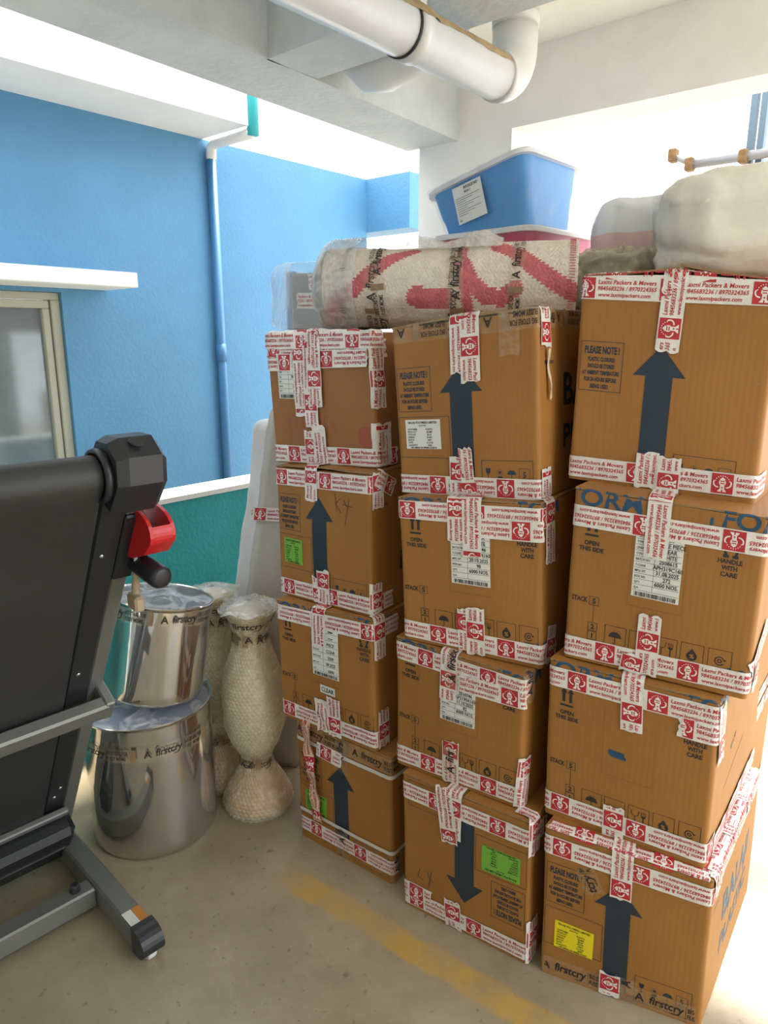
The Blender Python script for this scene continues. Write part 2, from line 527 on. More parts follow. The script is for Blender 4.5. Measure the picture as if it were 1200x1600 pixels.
def tan_tile(s0):
    k = Ink()
    k.text('A', s0 + 0.004, -0.010, 0.021)
    k.text('firstcry', s0 + 0.036, -0.008, 0.022, width=0.076, shear=0.12)
    k.text('.com', s0 + 0.085, -0.017, 0.006)
    k.rect(s0 + 0.117, -0.019, s0 + 0.1178, 0.019, 0)
    k.text('BIG STORE FOR', s0 + 0.121, 0.003, 0.0120, width=0.064)
    k.text('FUSSY MOMS', s0 + 0.121, -0.015, 0.0120, width=0.056)
    k.rect(s0 + 0.189, -0.019, s0 + 0.205, 0.019, 1)
    return k
TAN_PERIOD = 0.222

def tape(surf, parent, s_uv, ang, L, off=0.0014, phase=0.0, flip=False, kind='mover', W=0.048, torn=(True, True),
         name='packing_tape', matname=None, seed=None, wr=0.0007, curl=None, show=True):
    """a strip of tape laid on a surface: starts at s_uv, runs along ang (deg)"""
    r = random.Random(seed if seed is not None else hash((round(s_uv[0], 3), round(s_uv[1], 3), round(L, 3))) & 0xffff)
    a = math.radians(ang); d = np.array([math.cos(a), math.sin(a)]); n = np.array([-d[1], d[0]])
    p0 = np.array(s_uv, float)
    f1, f2, q1, q2 = r.uniform(60, 110), r.uniform(50, 90), r.uniform(0, 6), r.uniform(0, 6)
    def uv(S, T): return p0[0] + S * d[0] + T * n[0], p0[1] + S * d[1] + T * n[1]
    def offs(S, T):
        o = off + wr * (1 + np.sin(f1 * S + q1) * np.sin(f2 * T + q2 + 20 * S))
        if curl is not None: o = o + curl(S, T)
        return o
    ns = max(2, int(L / 0.009)); nt = 6
    j0 = [r.uniform(0, 0.007) if torn[0] else 0 for _ in range(nt + 1)]
    j1 = [r.uniform(0, 0.009) if torn[1] else 0 for _ in range(nt + 1)]
    S = np.zeros((ns + 1, nt + 1)); T = np.zeros_like(S)
    for i in range(ns + 1):
        for j in range(nt + 1):
            b = i / ns
            S[i, j] = j0[j] * (1 - b) + b * (L - j1[j]); T[i, j] = W * (j / nt - 0.5)
    u, v = uv(S.ravel(), T.ravel())
    P = surf(u, v, offs(S.ravel(), T.ravel()))
    F = [(i * (nt + 1) + j, (i + 1) * (nt + 1) + j, (i + 1) * (nt + 1) + j + 1, i * (nt + 1) + j + 1) for i in range(ns) for j in range(nt)]
    t = mesh(name, P, F, matname or ('tape_white' if kind == 'mover' else 'tape_clear'), parent, smooth=True)
    if not show: return t
    per = PERIOD if kind == 'mover' else TAN_PERIOD
    tile = mover_tile if kind == 'mover' else tan_tile
    k = Ink()
    base = tile(0.0)
    V = np.array(base.v); O = np.array(base.o)
    x = -per + (phase % per)
    while x < L + per:
        SV = V[:, 0] + x; TV = V[:, 1].copy()
        if flip: SV = L - SV; TV = -TV
        ok = (SV > 0.006) & (SV < L - 0.006)
        fs = [(f, m) for f, m in zip(base.f, base.m) if all(ok[i] for i in f)]
        if fs:
            used = sorted({i for f, _ in fs for i in f}); mp = {q: c for c, q in enumerate(used)}
            b = len(k.v)
            k.v += [(SV[i], TV[i]) for i in used]; k.o += [O[i] for i in used]
            k.f += [tuple(b + mp[i] for i in f) for f, _ in fs]; k.m += [m for _, m in fs]
        x += per
    if k.v:
        V2 = np.array(k.v); u, v = uv(V2[:, 0], V2[:, 1])
        P = surf(u, v, offs(V2[:, 0], V2[:, 1]) + 0.0005 + np.array(k.o))
        mesh('tape_print', P, k.f, ['ink_red', 'ink_white'] if kind == 'mover' else ['ink_black', 'tape_tan_mark'], t, k.m, kind='stuff')
    return t

# ------------------------------------------------------------------ cartons
class Carton:
    def __init__(s, name, pose, label, group, d=0.53, azd=37.0, hump=0.0, cm='cardboard', bulge=0.004, cat='carton', flap_gap=0.0):
        x, y, az, w, zl, zr, hl, hr, lx, ly = pose
        az = math.radians(az); azd = math.radians(azd)
        s.w, s.d = w, d; s.zl, s.zr, s.hl, s.hr = zl, zr, hl, hr
        s.h = (hl + hr) / 2
        s.e = np.array([-math.sin(az), -math.cos(az)])
        s.dv = np.array([math.sin(azd), math.cos(azd)])
        s.nf = np.array([s.e[1], -s.e[0]])                         # front, towards the camera
        s.nr = np.array([s.dv[1], -s.dv[0]])                       # right side
        s.BL = np.array([x, y]); s.lean = lx * s.e + ly * s.nf
        s.hump = hump; s.A = bulge
        c = s.BL + s.e * w / 2 + s.dv * d / 2
        s.root = empty('carton', (c[0], c[1], min(zl, zr)), math.atan2(s.e[1], s.e[0]), label, cat, group)
        s.seed = rng.uniform(0, 100)
        s.body(cm); s.flaps(cm, flap_gap)
    def place(s, a, b, c):
        a = np.asarray(a, float); b = np.asarray(b, float); c = np.asarray(c, float)
        f = a / s.w
        zb = s.zl + (s.zr - s.zl) * f; ht = s.hl + (s.hr - s.hl) * f
        k = c / s.h
        xy = s.BL[None] + a[:, None] * s.e + b[:, None] * s.dv + k[:, None] * s.lean[None]
        return np.concatenate([xy, (zb + k * ht)[:, None]], 1)
    def surf(s, u, v, off=0.0):
        u = np.atleast_1d(np.asarray(u, float)); v = np.atleast_1d(np.asarray(v, float)); off = np.zeros_like(u) + off
        w, h, r, rt = s.w, s.h, 0.010, 0.005
        a = np.clip(u, 0, w); b = np.where(u > w, u - w, np.where(u < 0, -u, 0.0))
        tr = np.clip((u - w + r) / (2 * r), 0, 1) * math.pi / 2
        tl = np.clip((r - u) / (2 * r), 0, 1) * math.pi / 2
        inr = (u > w - r) & (u < w + r); inl = (u > -r) & (u < r)
        a = np.where(inr, w - r + r * np.sin(tr), a); b = np.where(inr, r - r * np.cos(tr), b)
        a = np.where(inl, r - r * np.sin(tl), a); b = np.where(inl, r - r * np.cos(tl), b)
        n = s.nf[None] * (np.cos(tr) * np.cos(tl))[:, None] + s.nr[None] * np.sin(tr)[:, None] - s.nr[None] * np.sin(tl)[:, None]
        n /= np.linalg.norm(n, axis=1)[:, None]
        ph = np.clip((v - h + rt) / (2 * rt), 0, 1) * math.pi / 2
        inset = np.where(v > h + rt, v - h, rt - rt * np.cos(ph)); c = np.where(v > h - rt, h - rt + rt * np.sin(ph), v)
        nz = np.sin(ph); nh = np.cos(ph)
        P = s.place(a, b, c)
        bul = s.A * np.sin(math.pi * np.clip(u / w, 0, 1)) * np.sin(math.pi * np.clip(c / h, 0, 1))
        bul += s.A * np.sin(math.pi * np.clip((u - w) / s.d, 0, 1)) * np.sin(math.pi * np.clip(c / h, 0, 1))
        bul += 0.0012 * np.sin(17 * u + s.seed) * np.sin(15 * v + s.seed * 2) * np.sin(math.pi * np.clip(c / h, 0, 1))
        hd = (off + bul) * nh - inset
        P[:, :2] += n * hd[:, None]
        P[:, 2] += off * nz
        # height of the flaps' hump, for tape carried over the top
        if s.hump:
            P[:, 2] += s.hump * nz * np.clip(1 - np.abs(2 * a / w - 1), 0, 1)
        return P
    def body(s, cm):
        w, d, h = s.w, s.d, s.h
        us = [-d] + list(np.linspace(-d, -0.012, 7))[1:] + [-0.010, -0.005, 0, 0.005, 0.010] + list(np.linspace(0.02, w - 0.02, 14)) \
            + [w - 0.010, w - 0.005, w, w + 0.005, w + 0.010] + list(np.linspace(w + 0.02, w + d, 12))
        vs_ = list(np.linspace(0, h - 0.006, 14))
        nu, nv = len(us), len(vs_)
        U, Vv = np.meshgrid(us, vs_)
        P = s.surf(U.ravel(), Vv.ravel())
        F = [(j * nu + i, j * nu + i + 1, (j + 1) * nu + i + 1, (j + 1) * nu + i) for j in range(nv - 1) for i in range(nu - 1)]
        for j in range(nv - 1): F.append((j * nu + nu - 1, j * nu, (j + 1) * nu, (j + 1) * nu + nu - 1))
        F.append(tuple(range(nu))[::-1]); F.append(tuple((nv - 1) * nu + i for i in range(nu)))
        o = mesh('carton_body', P, F, cm, s.root)
        auto_smooth(o, 40)
    def flaps(s, cm, gap):
        w, d, h = s.w, s.d, s.h
        for side in (0, 1):
            a0, a1 = (0.001, w / 2 - 0.002) if side == 0 else (w / 2 + 0.002, w - 0.001)
            V = []; F = []; na, nb = 8, 6
            for lay in (0, 1):
                for j in range(nb + 1):
                    for i in range(na + 1):
                        a = a0 + (a1 - a0) * i / na; b = 0.002 + (d - 0.004) * j / nb
                        p = s.place([a], [b], [h])[0]
                        up = s.hump * (1 - abs(2 * a / w - 1)) + gap * (1 if side else 0.4) * (1 - abs(2 * a / w - 1)) * (1 - j / nb)
                        p[2] += up - 0.0052 + (0.0045 if lay else 0) + 0.0008 * math.sin(40 * a + s.seed)
                        V.append(p)
            q = (na + 1) * (nb + 1)
            for j in range(nb):
                for i in range(na):
                    k = j * (na + 1) + i
                    F.append((k + na + 1, k + na + 2, k + 1, k)); F.append((q + k, q + k + 1, q + k + na + 2, q + k + na + 1))
            per = [i for i in range(na + 1)] + [j * (na + 1) + na for j in range(1, nb + 1)] + [nb * (na + 1) + i for i in range(na - 1, -1, -1)] + [j * (na + 1) for j in range(nb - 1, 0, -1)]
            for i in range(len(per)):
                x, y = per[i], per[(i + 1) % len(per)]
                F.append((x, y, q + y, q + x))
            mesh('top_flap', V, F, [cm, 'cardboard_edge'], s.root, [0] * (2 * na * nb) + [1] * len(per))
    # --- things stuck on or printed on it
    def tape(s, *a, **k): return tape(s.surf, s.root, *a, **k)
    def h_tape(s, v, logo, flip=False, u0=-0.03, u1=None, off=0.0014, **k):
        """level strip; logo = u of one emblem's left edge as seen"""
        u1 = s.w + 0.06 if u1 is None else u1
        L = u1 - u0
        ph = (logo - u0) if not flip else (u1 - logo - 0.043)
        return s.tape((u0, v), k.pop('ang', 0.0), L, off=off, phase=ph, flip=flip, **k)
    def v_tape(s, u, v0, v1, off=0.0030, phase=0.05, flip=False, lean=0.0, **k):
        return s.tape((u, v0), 90.0 + lean, v1 - v0, off=off, phase=phase, flip=flip, **k)
    def ink(s, k, name, mats, off=0.0005): return k.emit(name, s.surf, mats, s.root, off)
    def label(s, u0, v0, u1, v1, matname, name, draw, ang=0.0, off=0.0010):
        cu, cv = (u0 + u1) / 2, (v0 + v1) / 2
        c, sn = math.cos(math.radians(ang)), math.sin(math.radians(ang))
        rot = lambda u, v: (cu + (u - cu) * c - (v - cv) * sn, cv + (u - cu) * sn + (v - cv) * c)
        k = Ink(); k.rect(u0, v0, u1, v1, 0, step=0.02)
        o = k.xform(rot).emit(name, s.surf, matname, s.root, off)
        t = Ink(); draw(t, u0, v0, u1, v1)
        t.xform(rot).emit('label_print', s.surf, 'ink_black', o, off + 0.0005)
        return o

def pr_notice(k, u, v):
    """boxed notice, lower left corner at u,v; 0.092 x 0.109"""
    BOLD[0] = 0.045
    k.frame(u, v, u + 0.092, v + 0.109, 0.0013)
    k.text('PLEASE NOTE !', u + 0.046, v + 0.083, 0.0150, width=0.075, align='C')
    for i, (t, wd) in enumerate((('PLASTIC CLOSURES', 0.058), ('SHOULD BE STORED', 0.058), ('AT AMBIENT TEMPERATURE', 0.080), ('FOR 24 HOURS BEFORE', 0.070), ('BEING USED.', 0.040))):
        k.text(t, u + 0.046, v + 0.066 - i * 0.0148, 0.0086, width=wd, align='C')
    BOLD[0] = 0.022

def icon_glass(k, c, a):
    k.poly([(c[0] - .2 * a, c[1] + .42 * a), (c[0] - .16 * a, c[1] + .08 * a), (c[0], c[1] - .06 * a), (c[0] + .16 * a, c[1] + .08 * a), (c[0] + .2 * a, c[1] + .42 * a)][::-1])
    k.rect(c[0] - .03 * a, c[1] - .36 * a, c[0] + .03 * a, c[1] - .05 * a); k.rect(c[0] - .14 * a, c[1] - .42 * a, c[0] + .14 * a, c[1] - .36 * a)
def icon_sun(k, c, a):
    k.disc((c[0], c[1] + .12 * a), .12 * a)
    for i in range(10):
        an = i * math.pi / 5
        k.line((c[0] + .18 * a * math.cos(an), c[1] + .12 * a + .18 * a * math.sin(an)), (c[0] + .32 * a * math.cos(an), c[1] + .12 * a + .32 * a * math.sin(an)), .03 * a)
    k.rect(c[0] - .2 * a, c[1] - .42 * a, c[0] + .2 * a, c[1] - .2 * a)
def icon_umbrella(k, c, a):
    k.disc((c[0], c[1] - .04 * a), .36 * a, a0=0, a1=math.pi, n=12)
    k.line((c[0], c[1] + .0 * a), (c[0], c[1] - .36 * a), .05 * a)
    k.disc((c[0] - .06 * a, c[1] - .36 * a), .08 * a, a0=math.pi, a1=2 * math.pi, ri=.04 * a, n=6)
def icon_rain(k, c, a):
    for i in range(5):
        x = c[0] + (i * .1 - .1) * a; y = c[1] + (.34 + .07 * (i % 2)) * a
        k.line((x, y), (x - .05 * a, y - .08 * a), .02 * a)
def icon_drop(k, c, a):
    pts = [(c[0], c[1] + .36 * a)] + [(c[0] + .27 * a * math.cos(t), c[1] - .08 * a + .27 * a * math.sin(t)) for t in np.linspace(0.5, -math.pi - 0.5, 14)]
    k.poly(pts[::-1])
    k.text('%', c[0], c[1] - .2 * a, .24 * a, align='C', m=1, off=0.0004)
def icon_recycle(k, c, a):
    k.disc(c, .26 * a, a0=0.4, a1=5.7, ri=.20 * a, n=14)
    k.disc(c, .12 * a, a0=0, a1=2 * math.pi, ri=.06 * a, n=10)
    k.poly([(c[0] + .16 * a, c[1] + .12 * a), (c[0] + .34 * a, c[1] + .12 * a), (c[0] + .25 * a, c[1] + .0 * a)][::-1])
    k.rect(c[0] - .3 * a, c[1] - .42 * a, c[0] + .3 * a, c[1] - .36 * a)
def icon_cup_fork(k, c, a):
    k.path([(c[0] - .42 * a, c[1] + .4 * a), (c[0] - .38 * a, c[1] + .12 * a), (c[0] - .2 * a, c[1] + .02 * a), (c[0] - .02 * a, c[1] + .12 * a), (c[0] + .02 * a, c[1] + .4 * a)], .04 * a)
    k.line((c[0] - .2 * a, c[1] + .02 * a), (c[0] - .2 * a, c[1] - .4 * a), .04 * a)
    for i in range(4): k.line((c[0] + (.14 + .08 * i) * a, c[1] + .4 * a), (c[0] + (.14 + .08 * i) * a, c[1] + .14 * a), .03 * a)
    k.disc((c[0] + .26 * a, c[1] + .14 * a), .14 * a, a0=math.pi, a1=2 * math.pi, n=6); k.line((c[0] + .26 * a, c[1] + .1 * a), (c[0] + .26 * a, c[1] - .4 * a), .06 * a)
def icon_hands(k, c, a):
    for sg in (-1, 1):
        k.path([(c[0] + sg * .40 * a, c[1] + .40 * a), (c[0] + sg * .44 * a, c[1] + .05 * a), (c[0] + sg * .30 * a, c[1] - .2 * a), (c[0] + sg * .22 * a, c[1] - .5 * a)], .13 * a)
        k.path([(c[0] + sg * .16 * a, c[1] + .12 * a), (c[0] + sg * .30 * a, c[1] - .1 * a)], .10 * a)
        k.rect(c[0] + sg * .22 * a - .14 * a, c[1] - .62 * a, c[0] + sg * .22 * a + .14 * a, c[1] - .46 * a)
    k.rect(c[0] - .13 * a, c[1] + .12 * a, c[0] + .13 * a, c[1] + .38 * a)

def arrow_print(c, flip=False, frame=True, cols=True):
    """print of the cartons with the big dark arrow"""
    w, h = c.w, c.h
    fn = (lambda u, v: (w - u, h - v)) if flip else (lambda u, v: (u, v))
    k = Ink()
    k.rect(0.150, 0.030, 0.206, 0.252, 0, step=0.02)
    n = 5
    for i in range(n):                                             # head in strips so that it hugs the surface
        a0, a1 = 0.25 + 0.065 * i / n, 0.25 + 0.065 * (i + 1) / n
        h0, h1 = 0.054 * (1 - i / n), 0.054 * (1 - (i + 1) / n)
        k.poly([(0.178 - h0, a0), (0.178, a0), (0.178, a1), (0.178 - h1, a1)]); k.poly([(0.178, a0), (0.178 + h0, a0), (0.178 + h1, a1), (0.178, a1)])
    c.ink(k.xform(fn), 'printed_arrow', 'ink_arrow')
    k = Ink(); pr_notice(k, 0.009, 0.207)
    c.ink(k.xform(fn), 'printed_notice', 'ink_arrow')
    k = Ink()
    if frame: k.frame(0.007, 0.090, 0.146, 0.194, 0.0013)
    k.frame(0.224, 0.012, 0.350, 0.088, 0.0013)
    for i, ic in enumerate((icon_glass, icon_sun, icon_umbrella)): ic(k, (0.240 + 0.029 * i, 0.056), 0.030)
    k.frame(0.316, 0.040, 0.342, 0.070, 0.0010); k.text('5', 0.329, 0.049, 0.013, align='C'); k.rect(0.321, 0.044, 0.337, 0.046)
    c.ink(k.xform(fn), 'printed_icons', 'ink_arrow')
    k = Ink()                                                      # big lettering on the right side
    k.text('BALAJI', w + 0.13, 0.205, 0.072, width=0.30)
    k.text('PLASTIC', w + 0.13, 0.105, 0.055, width=0.30)
    k.text('BRN-CODES', w + 0.03, 0.30, 0.007, width=0.045)
    c.ink(k, 'printed_lettering', 'ink_blue' if cols else 'ink_arrow')

def stack_print(c, label_text=None, letters=True, lab=True, clear=False):
    """print of the cartons with stacking and handling marks"""
    w, h = c.w, c.h
    BOLD[0] = 0.042
    k = Ink()
    for x in (0.034, 0.050):
        k.rect(x, 0.309, x + 0.007, 0.334, 0); k.poly([(x - 0.004, 0.332), (x + 0.011, 0.332), (x + 0.0035, 0.345)])
    k.rect(0.030, 0.298, 0.060, 0.303)
    k.text('OPEN', 0.046, 0.2780, 0.0095, width=0.032, align='C'); k.text('THIS SIDE', 0.046, 0.2640, 0.0095, width=0.054, align='C')
    icon_hands(k, (0.325, 0.330), 0.040)
    k.text('HANDLE', 0.325, 0.2930, 0.0095, width=0.047, align='C'); k.text('WITH', 0.325, 0.2790, 0.0095, width=0.030, align='C'); k.text('CARE', 0.325, 0.2650, 0.0095, width=0.032, align='C')
    k.text('STACK', 0.011, 0.1440, 0.0110, width=0.036)
    k.frame(0.050, 0.139, 0.072, 0.160, 0.0012); k.text('5', 0.061, 0.1435, 0.012, align='C')
    k.rect(0.0605, 0.098, 0.0615, 0.139)
    k.frame(0.051, 0.078, 0.072, 0.098, 0.0012); k.text('2', 0.0615, 0.0825, 0.011, align='C')
    k.frame(0.051, 0.056, 0.072, 0.077, 0.0012); k.text('1', 0.0615, 0.0605, 0.011, align='C')
    for x0, ic in ((0.089, None), (0.142, 0), (0.196, icon_cup_fork), (0.250, icon_drop), (0.305, icon_recycle)):
        k.frame(x0, 0.049, x0 + 0.047, 0.101, 0.0012)
        cc = (x0 + 0.0235, 0.075)
        if ic is None: icon_umbrella(k, cc, 0.038); icon_rain(k, cc, 0.042)
        elif ic: ic(k, cc, 0.040)
    BOLD[0] = 0.022
    n = 40                                                         # dotted window
    for i in range(n):
        for (u, v) in ((0.131 + 0.112 * i / n, 0.158), (0.131, 0.158 + 0.165 * i / n), (0.243, 0.158 + 0.165 * i / n)):
            k.rect(u, v, u + 0.0012, v + 0.0012)
    c.ink(k, 'printed_handling_marks', ['ink_black', 'cardboard'])
    if letters:
        k = Ink()
        k.text('FORM', -0.012, h - 0.036, 0.036, width=0.158); k.text('VFORM', 0.262, h - 0.034, 0.036, width=0.19)
        k.text('VF', 0.345, 0.030, 0.034, width=0.05); k.text('PL', -0.014, 0.070, 0.03, rot=math.radians(90)); 
        c.ink(k, 'printed_lettering', 'ink_blue')
    if lab:
        rows = label_text or ['SIZE|28MM', 'TYPE|1 PIECE', 'NECK|CLEAR', 'COLOUR|WHITE', 'BATCH NO|2510746', 'T-CODE|AP3199A160', 'MFG. DT|20.10.2025', 'BOX NO|98', 'QTY.|6000 NOS.', 'Q.A.|']
        c.label(0.138, 0.182, 0.236, 0.340, 'label_white', 'shipping_label', lambda t, a, b, e, f: table_label(t, a, b, e, f, rows))
    if clear:
        def dc(t, a, b, e, f): t.text('CLEAR', (a + e) / 2, b + 0.006, 0.014, width=0.046, align='C')
        c.label(0.163, 0.128, 0.218, 0.154, 'label_white', 'sticker', dc, ang=-2)

def barcode(t, a, b, e, f):
    r = random.Random(3); x = a
    while x < e:
        ww = r.choice((0.0008, 0.0014, 0.0022)); t.rect(x, b, min(x + ww, e), f); x += ww + r.choice((0.0007, 0.0012, 0.0018))

def table_label(t, a, b, e, f, rows):
    n = len(rows); bh = 0.012
    rh = (f - b - bh - 0.004) / n
    for i, row in enumerate(rows):
        y1 = f - 0.001 - i * rh
        t.rect(a + 0.002, y1 - rh, e - 0.002, y1 - rh + 0.0007)
        l, _, r_ = row.partition('|')
        t.text(l, a + 0.004, y1 - rh + 0.004, 0.0050, squash=0.8)
        if r_: t.text(r_, a + 0.070, y1 - rh + 0.003, 0.0088 if i >= 2 else 0.006, align='C', squash=0.85)
    t.rect(a + 0.042, b + bh + 0.003, a + 0.0427, f - 0.001)
    barcode(t, a + 0.006, b + 0.002, e - 0.006, b + bh)

def small_label(t, a, b, e, f):
    w = e - a; h = f - b
    t.text('BALAJI POLYMERS LIMITED', a + w / 2, f - 0.010, 0.0055, width=w * 0.82, align='C')
    t.text('ROHTAK', a + w / 2, f - 0.0165, 0.0035, align='C')
    rows = ('CUSTOMER|PLASTIC', 'PRODUCT|28 MM', 'COLOUR|BLUE', 'DESIGN|PLAIN', 'BATCH|2407', 'DATE|12.10.25', 'QUANTITY|6000')
    n = len(rows); top = f - 0.021; rh = (top - b - 0.006) / n
    for i, r_ in enumerate(rows):
        l, _, q = r_.partition('|'); y = top - (i + 1) * rh
        t.text(l, a + 0.006, y + 0.0015, 0.0040, squash=0.9); t.text(q, a + w * 0.68, y + 0.0015, 0.0042, align='C', squash=0.9)
    barcode(t, a + 0.012, b + 0.0015, e - 0.012, b + 0.0055)

POSE = {
'R4': (0.393, 1.471, -65.5, 0.371, 0.000, 0.000, 0.418, 0.393, -0.010, -0.002),
'R3': (0.393, 1.527, -62.4, 0.366, 0.419, 0.394, 0.406, 0.408, -0.009, -0.004),
'R2': (0.421, 1.546, -63.9, 0.388, 0.826, 0.803, 0.406, 0.400, 0.002, 0.001),
'R1': (0.430, 1.639, -65.8, 0.393, 1.233, 1.204, 0.452, 0.458, 0.005, -0.001),
'M4': (0.057, 1.694, -56.3, 0.369, 0.000, 0.000, 0.413, 0.411, -0.009, 0.001),
'M3': (0.034, 1.745, -56.8, 0.364, 0.414, 0.412, 0.376, 0.359, -0.001, 0.003),
'M2': (0.053, 1.728, -66.0, 0.359, 0.791, 0.772, 0.377, 0.413, -0.020, 0.004),
'M1': (0.044, 1.790, -60.9, 0.365, 1.169, 1.186, 0.407, 0.431, -0.027, 0.008),
'L4': (-0.266, 1.980, -53.1, 0.365, 0.000, 0.000, 0.416, 0.413, -0.006, 0.002),
'L3': (-0.314, 1.998, -55.1, 0.355, 0.417, 0.414, 0.378, 0.397, -0.007, 0.006),
'L2': (-0.315, 2.053, -50.2, 0.365, 0.796, 0.812, 0.395, 0.398, -0.001, 0.002),
'L1': (-0.323, 2.101, -54.6, 0.377, 1.192, 1.211, 0.371, 0.356, -0.014, 0.009),
}
G = 'taped cartons in the three front stacks'
#STRUCTURE
# ------------------------------------------------------------------ the setting
mb = MB().add([(-9, -7, 0), (9, -7, 0), (9, 11, 0), (-9, 11, 0), (-9, -7, -0.1), (9, -7, -0.1), (9, 11, -0.1), (-9, 11, -0.1)],
              [(0, 1, 2, 3), (7, 6, 5, 4), (0, 4, 5, 1), (1, 5, 6, 2), (2, 6, 7, 3), (3, 7, 4, 0)])
tag(mb.build('floor', 'concrete_floor', loc=(0, 0, 0)), kind='structure')

CEIL_Z = 2.72
tag(MB().box(FB, (-1.75, -0.6, CEIL_Z), (3.15, 2.33, CEIL_Z + 0.15)).box(FB, (-1.75, -2.6, CEIL_Z), (1.1, -0.6, CEIL_Z + 0.15)).build('ceiling', 'paint_white'), kind='structure')  # second slab is an unseen extension, added to hold back sky light
tag(MB().box(FB, (-1.75, -2.6, 0.0), (-1.55, 2.5, CEIL_Z)).build('light_block_front', 'paint_grey'), kind='structure')  # unseen blocker added behind the camera to darken the inside
tag(MB().box(FB, (-1.55, -2.6, 0.0), (0.1, -2.4, CEIL_Z)).build('light_block_right', 'paint_grey'), kind='structure')  # unseen blocker added to narrow the open right side and dim the fronts
# back wall with a wide opening
bw = MB()
bw.box(FB, (2.9, 1.764, 0.0), (3.10, 2.266, CEIL_Z))
bw.box(FB, (2.9, -0.6, 2.425), (3.10, 1.764, CEIL_Z))
bw.box(FB, (2.9, 0.55, 0.0), (3.10, 1.764, 1.10))
tag(bw.build('wall_back', 'paint_white'), kind='structure')
# main beam along the open side, very slightly skewed, and the cross beam that meets it
def bo(d1): return 2.21 + (d1 - 0.987) * 0.0653
def bi(d1): return 1.944 + (d1 - 1.675) * 0.0816
mb = MB().hexa([B(-4, bi(-4), 2.42), B(-4, bo(-4), 2.42), B(2.9, bo(2.9), 2.42), B(2.9, bi(2.9), 2.42),
                B(-4, bi(-4), CEIL_Z), B(-4, bo(-4), CEIL_Z), B(2.9, bo(2.9), CEIL_Z), B(2.9, bi(2.9), CEIL_Z)])
tag(mb.build('trim_1', 'paint_grey'), 'painted concrete beam running along the open side', kind='structure')
mb = MB().box(FB, (1.70, -0.6, 2.42), (1.93, 1.955, CEIL_Z))
tag(mb.build('trim_2', 'paint_grey'), 'painted concrete cross beam above the stacks', kind='structure')
# low teal wall with white coping
p = MB().box(FB, (-4, 2.42, 0), (2.9, 2.54, 0.925)).build('wall_left', 'paint_teal')
tag(p, kind='structure')
cp = MB().box(FB, (-4, 2.40, 0.925), (2.9, 2.56, 0.945)).build('coping', 'paint_white_outer', p)
# blue wall across the gap
W = 3.5
w1, wz0, wz1 = 1.70, 0.62, 1.765
bwm = MB()
bwm.box(FB, (w1, W, 0), (3.90, W + 0.2, 2.6)); bwm.box(FB, (-3.0, W, 0), (0.1, W + 0.2, 2.6))
bwm.box(FB, (0.1, W, 0), (w1, W + 0.2, wz0)); bwm.box(FB, (0.1, W, wz1), (w1, W + 0.2, 2.6))
bwm.box(FB, (3.896, 3.12, 2.26), (4.10, W + 0.2, 2.6))
tag(bwm.build('wall_left_outer', 'paint_blue'), kind='structure')
wr_ = empty('window_1', B(0.9, W + 0.05, wz0)); wr_['kind'] = 'structure'
fr = MB()
for a, b in (((0.1, W + 0.02, wz1 - 0.035), (w1, W + 0.07, wz1)), ((0.1, W + 0.02, wz0), (w1, W + 0.07, wz0 + 0.035)), ((w1 - 0.045, W + 0.02, wz0 + 0.035), (w1, W + 0.07, wz1 - 0.035)), ((0.1, W + 0.02, wz0 + 0.035), (0.145, W + 0.07, wz1 - 0.035))):
    fr.box(FB, a, b, bev=0.004)
fr.build('window_frame', 'frame_beige', wr_)
fr = MB()
for a, b in (((0.9, W + 0.03, wz1 - 0.075), (w1 - 0.05, W + 0.09, wz1 - 0.037)), ((0.9, W + 0.03, wz0 + 0.037), (w1 - 0.05, W + 0.09, wz0 + 0.075)), ((w1 - 0.085, W + 0.03, wz0 + 0.075), (w1 - 0.05, W + 0.09, wz1 - 0.075)), ((0.9, W + 0.03, wz0 + 0.075), (0.935, W + 0.09, wz1 - 0.075))):
    fr.box(FB, a, b, bev=0.004)
fr.build('sash', 'frame_beige', wr_)
MB().box(FB, (0.935, W + 0.055, wz0 + 0.075), (w1 - 0.085, W + 0.062, wz1 - 0.075)).build('pane', 'window_glass', wr_)
MB().box(FB, (0.145, W + 0.055, wz0 + 0.035), (0.9, W + 0.062, wz1 - 0.035)).build('pane', 'window_glass', wr_)
tag(MB().box(FB, (-0.4, 3.2, 1.785), (1.935, W + 0.01, 1.853), bev=0.004).build('trim_3', 'paint_white_outer'), 'white concrete sunshade over the window', kind='structure')
tag(MB().box(FB, (-3, 3.11, 2.6), (2.57, W + 0.2, 3.3)).build('trim_4', 'paint_white_outer'), 'white balcony slab above the blue wall', kind='structure')

# pipes
r_ = empty('wall_pipe', B(2.60, W - 0.03, 0.0), 0, 'thin blue-painted pipe running up the blue wall to a white elbow', 'pipe')
MB().tube([B(2.60, W - 0.03, 0.0), B(2.60, W - 0.03, 2.52)], 0.026, 16).build('pipe_run', 'pipe_blue', r_, True)
MB().tube([B(2.60, W - 0.03, 1.42), B(2.60, W - 0.03, 1.52)], 0.030, 16).build('coupling', 'pipe_blue', r_, True)
MB().tube([B(2.60, W - 0.03, 2.50), B(2.60, W - 0.035, 2.56), B(2.60, W - 0.06, 2.575), B(2.60, 3.12, 2.575)], 0.028, 16).build('elbow', 'white_plastic', r_, True)
MB().tube([B(2.60, 3.11, 2.56), B(2.60, 3.11, 3.1)], 0.030, 16).build('upper_pipe', 'paint_cyan', r_, True)

